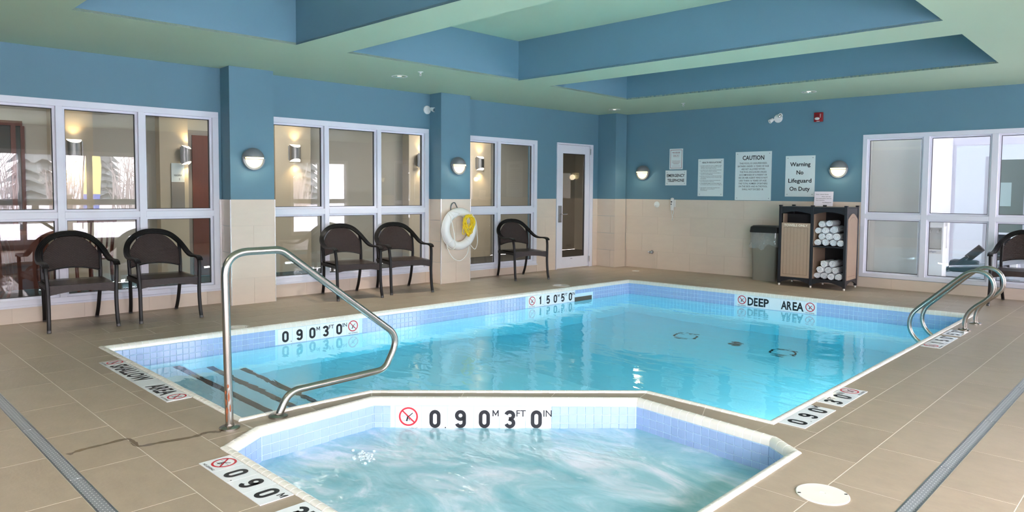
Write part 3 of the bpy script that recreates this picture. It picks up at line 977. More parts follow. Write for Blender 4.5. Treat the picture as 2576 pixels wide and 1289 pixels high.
def coping(poly, parent, limit, pitch_for):
    coping_bed(poly, parent)
    n = len(poly); spots = []; inn = inset(poly, CW)
    for i in range(n):
        a, b = Vector(poly[i]), Vector(poly[(i + 1) % n]); ia, ib = Vector(inn[i]), Vector(inn[(i + 1) % n])
        e = (b - a).normalized()
        s0 = max(0.0, (ia - a).dot(e)); s1 = min((b - a).length, (ib - a).dot(e))
        s0, s1 = max(s0, 0.002), min(s1, (b - a).length - 0.002)
        cnt = max(1, round((s1 - s0) / pitch_for(i))); p = (s1 - s0) / cnt
        for q in range(cnt):
            pos = a + e * (s0 + q * p + 0.0017); c = pos + e * p * 0.5
            spots.append(((c - cam2).length, pos, atan2(e.y, e.x), p - 0.0034))
        # mitred corner filler
        for (corner, icorner, s_at, base) in ((a, ia, s0, 0), (b, ib, s1, 1)):
            t = s_at if base == 0 else (b - a).length - s_at
            if t > 0.006:
                pt = a + e * s_at; nrm = Vector((-e.y, e.x)); k = len(PROF)
                vs = []
                for d, z in PROF:
                    f = d / CW
                    m0 = corner + (icorner - corner) * f; m1 = pt + nrm * d
                    vs += [(m0.x, m0.y, z), (m1.x, m1.y, z)]
                fs = [(2 * j, 2 * j + 1, 2 * ((j + 1) % k) + 1, 2 * ((j + 1) % k)) for j in range(k)] + [tuple(2 * j for j in range(k)), tuple(2 * j + 1 for j in range(k))]
                MB().add(vs, fs).build('coping_tile', M_COPING, parent, under(parent), smooth=50)
    spots.sort(key=lambda t: t[0])
    cache = {}; rest = MB(); off = under(parent)
    for idx, (d, pos, ang, ln) in enumerate(spots):
        key = round(ln, 4)
        if idx < limit:
            if key not in cache: cache[key] = coping_piece_mesh(ln)
            put('coping_tile', cache[key], parent, (pos.x + off.x, pos.y + off.y, 0), ang)
        else:
            k = len(PROF); ex, ey = Vector((cos(ang), sin(ang))), Vector((-sin(ang), cos(ang)))
            vs = []
            for x in (0, ln):
                for y, z in PROF:
                    q = pos + ex * x + ey * y; vs.append((q.x, q.y, z))
            rest.add(vs, [(i, (i + 1) % k, k + (i + 1) % k, k + i) for i in range(k)] + [tuple(range(k - 1, -1, -1)), tuple(range(k, 2 * k))])
    if rest.v: rest.build('coping_tiles', M_COPING, parent, off, smooth=50, kind='stuff')


coping(POOL, swim, 270, lambda i: 0.0508)
coping(SPA, tub, 270, lambda i: 0.0508 if i not in (0,) else 0.0508)

# mosaic bands --------------------------------------------------------------
TP = 0.0508


def mosaic_mesh(w, h):
    """tile facing -y, x along, with a small bevelled edge"""
    m = MB(); b = 0.0022; d = 0.004
    vs = [(0, 0, 0), (w, 0, 0), (w, 0, h), (0, 0, h), (0, -d + 0.0012, 0), (w, -d + 0.0012, 0), (w, -d + 0.0012, h), (0, -d + 0.0012, h),
          (b, -d, b), (w - b, -d, b), (w - b, -d, h - b), (b, -d, h - b)]
    m.add(vs, [(0, 1, 5, 4), (1, 2, 6, 5), (2, 3, 7, 6), (3, 0, 4, 7), (4, 5, 9, 8), (5, 6, 10, 9), (6, 7, 11, 10), (7, 4, 8, 11), (8, 9, 10, 11)])
    return m.mesh('mosaic_tile', M_MOSAIC)


MOS = mosaic_mesh(TP - 0.0035, TP - 0.0035)
MOS_PART = {}


def band(edge_a, edge_b, ztop, rows, skips, out, s_start=0.0):
    """mosaic tiles along an inner wall from a to b (room side to the right of a->b); skips: (s0, s1, z0) marker zones"""
    a, b = Vector(edge_a), Vector(edge_b); e = (b - a).normalized(); L = (b - a).length
    n = int(L / TP)
    for k in range(n + 1):
        s = k * TP; w = min(TP, L - s)
        if w < 0.012: continue
        for r in range(rows):
            z = ztop - (r + 1) * TP
            if any(s + w > q0 + 0.004 and s < q1 - 0.004 and z > qz - 0.02 for q0, q1, qz in skips): continue
            p = a + e * (s + 0.00175)
            out.append((p, atan2(e.y, e.x), z + 0.00175, w))


ZB = -0.036
inP = inset(POOL, CW + 0.0015); inS = inset(SPA, CW + 0.0015)


def near(poly, p): return min(range(len(poly)), key=lambda i: (Vector(poly[i]) - Vector(p)).length)


def place_tiles(lst, parent, limit):
    lst.sort(key=lambda t: (t[0] - cam2).length); off = under(parent); rest = MB()
    for i, (p, ang, z, w) in enumerate(lst):
        if w < TP - 0.001:
            key = round(w, 3)
            if key not in MOS_PART: MOS_PART[key] = mosaic_mesh(w - 0.0035, TP - 0.0035)
            me = MOS_PART[key]
        else: me = MOS
        if i < limit:
            put('mosaic_tile', me, parent, (p.x + off.x, p.y + off.y, z), ang)
        else:
            M = Matrix.Translation((p.x, p.y, z)) @ Matrix.Rotation(ang, 4, 'Z')
            rest.add([M @ v.co for v in me.vertices], [tuple(f.vertices) for f in me.polygons])
    if rest.v: rest.build('mosaic_tiles', M_MOSAIC, parent, off, kind='stuff')


# pool: left wall (from near to far) and far wall (left to right); markers sit in the band
iA, iB, iC = inP[near(POOL, (1.187, -8.25))], inP[near(POOL, (1.533, -1.533))], inP[near(POOL, (5.738, -1.292))]
eL = (Vector(iB) - Vector(iA)).normalized(); eF = (Vector(iC) - Vector(iB)).normalized()
sL = lambda y: (Vector((1.665 + BL * y, y)) - Vector(iA)).dot(eL)
sF = lambda x: (Vector((x, -1.665 + BF * x)) - Vector(iB)).dot(eF)
MK = 0.1425
mk1 = (sL(-6.806), sL(-6.806) + 6 * MK); mk2 = (sL(-3.59), sL(-3.59) + 6 * MK); mk3 = (sF(3.182), sF(3.182) + 7 * 0.1402)
SKIM = (mk2[1] + 0.005, mk2[1] + 0.345, -0.12)
tl = []
band(iA, iB, ZB, 4, [(mk1[0], mk1[1], -0.19), (mk2[0], mk2[1], -0.19)], tl)
tl = [t for t in tl if not (SKIM[0] < (t[0] - Vector(iA)).dot(eL) + 0.02 < SKIM[1] and t[2] < -0.13)]
band(iB, iC, ZB, 4, [(mk3[0], mk3[1], -0.19)], tl)
place_tiles(tl, swim, 288)
# spa: visible walls run S0->...; walk the polygon clockwise so the water is on the right
tl = []
spts = [(4.022, -8.491), (3.855, -8.238), (3.815, -7.478), (4.969, -6.329), (5.862, -6.406), (6.038, -6.531)]
sp_in = [inS[near(SPA, p)] for p in spts]
smk = None
for i in range(5):
    a, b = Vector(sp_in[i]), Vector(sp_in[i + 1]); sk = []
    if i == 2:
        e = (b - a).normalized(); s0 = (Vector((3.929, -7.376)) - a).dot(e)
        smk = (s0, s0 + 6 * 0.1563, a, e); sk = [(s0, smk[1], -0.19)]
    band(a, b, ZB, 4, sk, tl)
place_tiles(tl, tub, 298)

# basins ---------------------------------------------------------------------
wallP = inset(POOL, CW + 0.0012); wallS = inset(SPA, CW + 0.0012)


def basin(poly, zt, zfun, slabs, name, parent):
    m = MB(); n = len(poly)
    big = inset(poly, -0.045)
    for i in range(n):
        j = (i + 1) % n; p, q = poly[i], poly[j]
        m.add([(p[0], p[1], zt), (q[0], q[1], zt), (q[0], q[1], -1.75), (p[0], p[1], -1.75)], [(0, 1, 2, 3)])
        p2, q2 = big[i], big[j]
        m.add([(p[0], p[1], zt), (q[0], q[1], zt), (q2[0], q2[1], zt), (p2[0], p2[1], zt)], [(0, 1, 2, 3)])
    for (y0, y1) in slabs:
        pl = clip(clip(poly, 0, 1, y1), 0, -1, -y0)
        if len(pl) > 2:
            z0, z1 = zfun(y0 + 1e-4), zfun(y1 - 1e-4)
            m.add([(x, y, z0 + (z1 - z0) * (y - y0) / (y1 - y0)) for x, y in pl], [tuple(range(len(pl)))])
            if abs(zfun(y1 + 1e-4) - z1) > 0.05:
                xs = sorted(x for x, y in pl if abs(y - y1) < 1e-6)
                if len(xs) > 1: m.add([(xs[0], y1, z1), (xs[-1], y1, z1), (xs[-1], y1, zfun(y1 + 1e-4)), (xs[0], y1, zfun(y1 + 1e-4))], [(0, 1, 2, 3)])
    return m.build(name, M_PLASTER, parent, under(parent))


def zpool(y):
    if y < -7.66: return -0.38
    if y < -7.38: return -0.60
    if y < -7.10: return -0.82
    if y < -5.1: return -1.08
    if y < -3.4: return -1.08 - 0.60 * (y + 5.1) / 1.7
    return -1.68


bas = basin(wallP, -0.0365, zpool, [(-8.3, -7.66), (-7.66, -7.38), (-7.38, -7.10), (-7.10, -5.1), (-5.1, -3.4), (-3.4, -1.2)], 'pool_basin', swim)
basin(wallS, -0.0365, lambda y: -0.95, [(-8.6, -6.2)], 'spa_basin', tub)
for ys, zs in ((-7.70, -0.38), (-7.42, -0.60), (-7.14, -0.82)):
    MB().box(1.28, 3.64, ys - 0.028, ys + 0.028, zs, zs + 0.004).build('step_stripe', M_STRIPE, swim, under(swim))
for cx, cy_, solid in ((2.91, -2.27, 0), (3.532, -2.21, 1), (4.10, -2.20, 0)):
    m = MB()
    if solid: m.lathe([(0.084, 0), (0.084, 0.012), (0.06, 0.018), (0.001, 0.02)], 28)
    else: m.lathe([(0.125, 0), (0.15, 0), (0.15, 0.010), (0.125, 0.010), (0.125, 0)], 32, cap=False)
    m.build('floor_inlet' if solid else 'main_drain_ring', M_STRIPE, swim, Vector((cx, cy_, -1.68)) - OS, smooth=40)
    if not solid: MB().lathe([(0.124, 0), (0.124, 0.004), (0.001, 0.008)], 28).build('main_drain_cover', M_PLASTER, swim, Vector((cx, cy_, -1.68)) - OS, smooth=40)
# skimmer mouth: thin brown plate, the opening's shade put into its colour
p0 = Vector(iA) + eL * SKIM[0]; m = MB(); wd = SKIM[1] - SKIM[0]
m.box(0, wd, -0.0045, 0.0, -0.235, -0.132).box(0, wd, -0.006, 0.0, -0.136, -0.132)
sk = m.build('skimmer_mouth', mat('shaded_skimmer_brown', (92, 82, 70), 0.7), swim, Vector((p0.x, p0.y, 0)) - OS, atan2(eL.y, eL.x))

# water ----------------------------------------------------------------------
ZW, ZS = -0.180, -0.168


def water_body(poly, zt, zb):
    n = len(poly); m = MB()
    vs = [(x, y, zt) for x, y in poly] + [(x, y, zb) for x, y in poly]
    m.add(vs, [tuple(range(n)), tuple(range(2 * n - 1, n - 1, -1))] + [(i, n + i, n + (i + 1) % n, (i + 1) % n) for i in range(n)])
    return m


wb = water_body(inset(POOL, CW - 0.001), ZW, -1.80)
me = wb.mesh('pool_water', M_WATER)
bm = bmesh.new(); bm.from_mesh(me); bmesh.ops.triangulate(bm, faces=list(bm.faces)); bm.to_mesh(me); bm.free()
put('pool_water', me, None, label='clear turquoise water filling the swimming pool', cat='water', kind='stuff')

# spa surface: gently heaving grid cut to the tub
m = MB(); N_ = 110; vid = {}
from mathutils import noise as mnoise
wS = inset(SPA, CW + 0.002)
xs0, xs1, ys0, ys1 = 3.8, 6.06, -8.5, -6.3
bm = bmesh.new()
f = bm.faces.new([bm.verts.new((x, y, 0)) for x, y in wS])
for i in range(1, 56):
    for co, no in (((xs0 + (xs1 - xs0) * i / 56, 0, 0), (1, 0, 0)), ((0, ys0 + (ys1 - ys0) * i / 56, 0), (0, 1, 0))):
        bmesh.ops.bisect_plane(bm, geom=list(bm.verts) + list(bm.edges) + list(bm.faces), plane_co=co, plane_no=no)
for v in bm.verts:
    p = Vector((v.co.x, v.co.y, 0))
    v.co.z = ZS + 0.006 * mnoise.noise(p * 5.0) + 0.004 * mnoise.noise(p * 13.0 + Vector((3, 1, 0))) + 0.002 * mnoise.noise(p * 27.0)
me = bpy.data.meshes.new('spa_water'); bm.to_mesh(me); bm.free()
me.materials.append(M_SPAW); me.polygons.foreach_set('use_smooth', [True] * len(me.polygons))
put('spa_water', me, None, label='churning pale aqua water with white foam in the spa tub', cat='water', kind='stuff')
# bubbles clinging near the left wall of the tub
m = MB(); rb = random.Random(3)
for k in range(60):
    q = rb.random(); r = rb.uniform(0.003, 0.010)
    x, y = 4.24 + rb.gauss(0, 0.035), -7.80 + rb.gauss(0, 0.03)
    m.ell(Vector((x, y, ZS + 0.004)), (r, r, r * 0.9), 8, 5)
m.build('foam_bubbles', M_BUBBLE, None, smooth=60, label='clump of clear bubbles on the spa water by its left wall', cat='bubbles', kind='stuff')


# depth and warning markers ----------------------------------------------------
def marker(parent, M, w, h, content, label=None):
    """one marker tile: M maps local (x right, y up, z out) to the parent frame; content: list of ('d', ch, x), ('sup', s, x), ('sign',), ('t', s, x, hh)"""
    g = 0.0012
    m = MB(); vs = [M @ Vector(p) for p in ((g, g, 0), (w - g, g, 0), (w - g, h - g, 0), (g, h - g, 0))]
    vt = [M @ Vector(p) for p in ((g, g, 0.003), (w - g, g, 0.003), (w - g, h - g, 0.003), (g, h - g, 0.003))]
    m.add(vs + vt, [(0, 1, 2, 3), (4, 5, 6, 7), (0, 1, 5, 4), (1, 2, 6, 5), (2, 3, 7, 6), (3, 0, 4, 7)])
    t = m.build('marker_tile', M_MARK, parent)
    k = MB(); r = MB(); F = lambda x, y: M @ Vector((x, y, 0.0036))

    def txt(mbx, s, b, x, y, hh, width=None, align='C'):
        vs_, fs_, ww = TEXTS[(s, b)]; sc = hh / CAP; kx = sc if width is None else width / ww
        if align == 'L': x = x + ww * kx / 2
        mbx.add([F(x + a * kx, y + c * sc) for a, c in vs_], fs_)
    for c in content:
        if c[0] == 'd': digit(k, c[1], c[2] * w, h * 0.14, h * 0.70, F)
        elif c[0] == 'dot': ribbon(k, arc(c[1] * w, h * 0.15, h * 0.012, h * 0.012, 0, 300, 6), h * 0.03, F, True)
        elif c[0] == 'sup' and c[1] == 'M':
            x0, y0, ww, hh = c[2] * w - h * 0.10, h * 0.60, h * 0.20, h * 0.25
            ribbon(k, [(x0, y0), (x0, y0 + hh)], h * 0.045, F); ribbon(k, [(x0 + ww, y0), (x0 + ww, y0 + hh)], h * 0.045, F)
            ribbon(k, [(x0, y0 + hh * 0.95), (x0 + ww / 2, y0 + hh * 0.25), (x0 + ww, y0 + hh * 0.95)], h * 0.045, F)
        elif c[0] == 'sup': txt(k, c[1], 0.012, c[2] * w, h * 0.60, h * 0.25)
        elif c[0] == 'sign':
            no_diving(r, k, w * 0.5, h * 0.58, h * 0.34, F); txt(k, 'NO DIVING', 0.012, w * 0.5, h * 0.06, h * 0.085, w * 0.72)
        elif c[0] == 't': txt(k, c[1], 0.03, c[2] * w, h * c[3], h * c[4], c[5] * w)
    if k.v: k.build('lettering', M_BLACK, t)
    if r.v: r.build('red_ring', M_RED, t)
    return t


def strip(parent, origin, ex, ey, ez, w, h, tiles_):
    off = under(parent)
    ex, ey, ez = Vector(ex).normalized(), Vector(ey).normalized(), Vector(ez).normalized()
    x = 0.0
    for c in tiles_:
        if isinstance(c, (int, float)): x += c; continue
        o = Vector(origin) + ex * x + off
        M = Matrix(((ex.x, ey.x, ez.x, o.x), (ex.y, ey.y, ez.y, o.y), (ex.z, ey.z, ez.z, o.z), (0, 0, 0, 1)))
        ww = w
        marker(parent, M, ww, h, c); x += ww


SIGN = [('sign',)]
D090 = [[('d', '0', 0.52), ('dot', 0.92)], [('d', '9', 0.5)], [('d', '0', 0.42), ('sup', 'M', 0.85)], [('d', '3', 0.40), ('sup', 'FT', 0.83)], [('d', '0', 0.42), ('sup', 'IN', 0.85)]]
D150 = [[('d', '1', 0.52), ('dot', 0.85)], [('d', '5', 0.5)], [('d', '0', 0.42), ('sup', 'M', 0.85)], [('d', '5', 0.40), ('sup', 'FT', 0.83)], [('d', '0', 0.42), ('sup', 'IN', 0.85)]]
UPZ = (0, 0, 1)
nL = (eL.y, -eL.x, 0); nF = (eF.y, -eF.x, 0)
pL = lambda s: (iA[0] + eL.x * s + nL[0] * 0.001, iA[1] + eL.y * s + nL[1] * 0.001, -0.184)
pF = lambda s: (iB[0] + eF.x * s + nF[0] * 0.001, iB[1] + eF.y * s + nF[1] * 0.001, -0.184)
strip(swim, pL(mk1[0]), (eL.x, eL.y, 0), UPZ, nL, MK, 0.148, D090 + [SIGN])
strip(swim, pL(mk2[0]), (eL.x, eL.y, 0), UPZ, nL, MK, 0.148, [SIGN] + D150)
TX = lambda s, wd=0.93: [('t', s, 0.5, 0.18, 0.66, wd)]
strip(swim, pF(mk3[0]), (eF.x, eF.y, 0), UPZ, nF, 0.1402, 0.148, [SIGN, TX('DE'), TX('EP'), [], TX('AR'), TX('EA'), SIGN])
s0, s1, a, e = smk
strip(tub, (a.x + e.x * s0 + e.y * 0.001, a.y + e.y * s0 - e.x * 0.001, -0.190), (e.x, e.y, 0), UPZ, (e.y, -e.x, 0), 0.1563, 0.154, [SIGN] + D090)
# deck markers, reading from the deck, tops towards the water
strip(tub, (4.142, -8.640, 0.0006), (1, 0, 0), (0, 1, 0), UPZ, 0.1518, 0.147, [SIGN] + D090[:3] + [0.092] + D090[3:])
strip(swim, (5.909, -6.165, 0.0006), (0, 1, 0), (-1, 0, 0), UPZ, 0.1495, 0.148, D090[:3] + [0.098] + D090[3:] + [SIGN])
strip(swim, (5.905, -3.405, 0.0006), (0, 1, 0), (-1, 0, 0), UPZ, 0.1500, 0.146, [SIGN] + D150[:3] + [0.092] + D150[3:])
# shallow area strip: nine tiles, the words run across several of them
off = under(swim)
for q in range(9):
    o = Vector((1.748 + q * 0.1468, -8.400, 0.0006)) + off
    M = Matrix(((1, 0, 0, o.x), (0, 1, 0, o.y), (0, 0, 1, o.z), (0, 0, 0, 1)))
    t = marker(swim, M, 0.1468, 0.146, SIGN if q in (0, 8) else [])
    if q in (1, 6):
        k = MB(); s, wd, x0 = (('SHALLOW', 0.56, 0.02) if q == 1 else ('AREA', 0.275, 0.01))
        vs_, fs_, ww = TEXTS[(s, 0.03)]
        k.add([M @ Vector((x0 + wd / 2 + p[0] * wd / ww, 0.024 + p[1] * 0.10 / CAP, 0.0036)) for p in vs_], fs_)
        k.build('lettering', M_BLACK, t)

# ------------------------------------------------------------------ trench drains
def trench(label, x0, x1, y0, y1, along):
    if along == 'x':
        t = thing('trench_drain', label, 'drain', ((x0 + x1) / 2, (y0 + y1) / 2, 0)); L = x1 - x0; W = y1 - y0
    else:
        t = thing('trench_drain', label, 'drain', ((x0 + x1) / 2, (y0 + y1) / 2, 0), pi / 2); L = y1 - y0; W = x1 - x0
    n = max(1, round(L / 0.92)); p = L / n
    for i in range(n):
        a = -L / 2 + i * p + 0.0015
        m = MB().box(0, p - 0.003, -W / 2 + 0.008, W / 2 - 0.008, -0.010, -0.001)
        m.box(0, 0.012, -W / 2 + 0.004, W / 2 - 0.004, -0.006, 0.0).build('grate_panel', M_GRATE, t, (a, 0, 0))
    m = MB().box(-L / 2, L / 2, -W / 2 + 0.0005, -W / 2 + 0.007, -0.012, 0.0015).box(-L / 2, L / 2, W / 2 - 0.007, W / 2 - 0.0005, -0.012, 0.0015)
    m.build('edge_rail', M_STEELD, t)
    return t


trench('perforated steel floor drain running along the left foreground deck', BL * -9.08 + 0.02, 6.55, -9.11, -9.05, 'x')
trench('perforated steel floor drain running along the right deck', 6.55, 6.61, -9.05, BF * 6.58 - 0.02, 'y')


# ------------------------------------------------------------------ handrails
def flange(parent, x, y):
    MB().lathe([(0.052, 0.0), (0.052, 0.008), (0.044, 0.013), (0.024, 0.017), (0.0235, 0.024)], 32).build('base_flange', M_STEEL, parent, (x, y, 0), smooth=40)


X0 = 3.765
rail = thing('grab_rail', 'bent stainless steel grab rail standing by the corner of the pool and the spa', 'handrail', (X0, -8.19, 0))
path = [(-8.330, 0.0), (-8.343, 0.50), (-8.345, 0.927), (-8.030, 0.927), (-7.245, 0.330), (-7.330, 0.135), (-7.60, 0.140), (-8.020, 0.128), (-8.058, 0.0)]
pts = [(0.0, y + 8.19, z) for y, z in path]
pts = fillet([pts[0], pts[2], pts[3], (0, -7.235 + 8.19, 0.330), (0, -7.345 + 8.19, 0.138), (0, -7.995 + 8.19, 0.128), pts[8]],
             [0, 0.13, 0.11, 0.13, 0.09, 0.14, 0], 10)
MB().tube(pts, 0.0205, 20).build('rail_tube', M_STEEL, rail, smooth=60)
flange(rail, 0.0, -8.330 + 8.19); flange(rail, 0.0, -8.058 + 8.19)
m = MB(); rr = random.Random(5)
for k in range(9):
    z = rr.uniform(0.06, 0.24); a0 = rr.uniform(0.2, 1.4) - pi / 2; w = rr.uniform(0.15, 0.5); h = rr.uniform(0.008, 0.026)
    y_ = -8.330 - 0.015 * z / 0.5 + 8.19
    q = [(0.0212 * cos(a0 + w * (j / 5)), y_ + 0.0212 * sin(a0 + w * (j / 5)), z + s * h * sin(pi * (j + 0.5) / 6)) for s in (-1, 1) for j in range(6)]
    m.add(q, [(j, j + 1, 7 + j, 6 + j) for j in range(5)])
m.build('rust_patch', M_RUST, rail, smooth=60)

lad = thing('pool_ladder', 'pair of curved stainless steel ladder rails at the right edge of the pool', 'ladder', (5.85, -2.10, 0))
LP = [(5.853, 0.0), (5.853, 0.09), (5.880, 0.165), (5.935, 0.232), (6.010, 0.298), (6.056, 0.362), (6.066, 0.428), (6.045, 0.495), (6.000, 0.540), (5.930, 0.556),
      (5.862, 0.535), (5.790, 0.478), (5.62, 0.31), (5.45, 0.145), (5.405, 0.075), (5.390, 0.0), (5.405, -0.075), (5.455, -0.145), (5.545, -0.22), (5.60, -0.32), (5.62, -0.55), (5.62, -1.05), (5.70, -1.12)]
for yy in (-2.32, -1.874):
    MB().tube(bez([(x - 5.85, yy + 2.10, z) for x, z in LP], 5), 0.0195, 16).build('rail_tube', M_STEEL, lad, smooth=60)
    flange(lad, 0.003, yy + 2.10)
for z in (-0.55, -0.85):
    MB().box(5.60 - 5.85, 5.67 - 5.85, -0.20, 0.206, z - 0.012, z + 0.012, 0.004).build('tread', M_STEELD, lad)

# deck lids and the wet trail
for (x, y, r, lab) in ((6.286, -6.932, 0.105, 'round white skimmer lid on the right foreground deck'), (1.275, -2.715, 0.12, 'round white lid on the left deck beside the 1.50 M marker'),
                       (1.129, -7.10, 0.085, 'round white lid on the left deck behind the grab rail'), (0.93, -0.464, 0.06, 'small white lid on the deck in the far left corner')):
    t = thing('skimmer_lid', lab, 'lid', (x, y, 0.0), 0.7)
    MB().lathe([(r, 0.0), (r, 0.003), (r * 0.965, 0.0045), (r * 0.93, 0.004), (r * 0.18, 0.0075), (r * 0.12, 0.0075), (r * 0.11, 0.005), (0.001, 0.005)], 40).build('lid_disc', M_COPING, t, smooth=30)
    m = MB()
    for sg in (-1, 1): m.box(sg * r * 0.9 - 0.006, sg * r * 0.9 + 0.006, -0.0035, 0.0035, 0.003, 0.0056)
    m.build('finger_slot', M_DARKIN, t)
tr = bez([(3.60, -9.03, 0), (3.575, -8.96, 0), (3.570, -8.86, 0), (3.565, -8.765, 0), (3.64, -8.757, 0), (3.715, -8.755, 0), (3.735, -8.66, 0), (3.765, -8.52, 0), (3.750, -8.44, 0), (3.79, -8.385, 0)], 6)
rw = random.Random(2); m = MB(); Lv = []
for i, p in enumerate(tr):
    t = (tr[min(i + 1, len(tr) - 1)] - tr[max(i - 1, 0)]).normalized(); n_ = Vector((-t.y, t.x, 0)); w = 0.008 + rw.uniform(0, 0.010)
    Lv += [p + n_ * w + Vector((0, 0, 0.0008)), p - n_ * w + Vector((0, 0, 0.0008))]
m.add(Lv, [(2 * i, 2 * i + 1, 2 * i + 3, 2 * i + 2) for i in range(len(tr) - 1)])
m.build('wet_trail', M_WET, None, label='thin wet trail crossing the left deck from the grab rail to the drain', cat='water', kind='stuff')

# ================================================================== CHAIRS
def strand_panel(rows, width_at, point, nrm, pitch_u, amp=0.0028, gap=0.0012):
    """woven wicker: every row is a flat strand passing in front of and behind the uprights
    width_at(v) -> (u0, u1); point(u, v) -> Vector; nrm -> unit vector out of the weave"""
    m = MB(); dv = 1.0 / rows
    for r in range(rows):
        v0, v1 = (r + 0.5) * dv - dv * 0.5 + 0.08 * dv, (r + 0.5) * dv + dv * 0.5 - 0.08 * dv
        a, b = width_at((v0 + v1) / 2)
        if b - a < pitch_u: continue
        n = max(4, int(round((b - a) / pitch_u * 2)))
        vs = []
        for i in range(n + 1):
            u = a + (b - a) * i / n
            ph = (u / pitch_u + (0.5 if r % 2 else 0.0)) * 2 * pi
            o = nrm * (amp * cos(ph))
            vs += [point(u, v0) + o, point(u, v1) + o]
        m.add(vs, [(2 * i, 2 * i + 2, 2 * i + 3, 2 * i + 1) for i in range(n)])
    return m


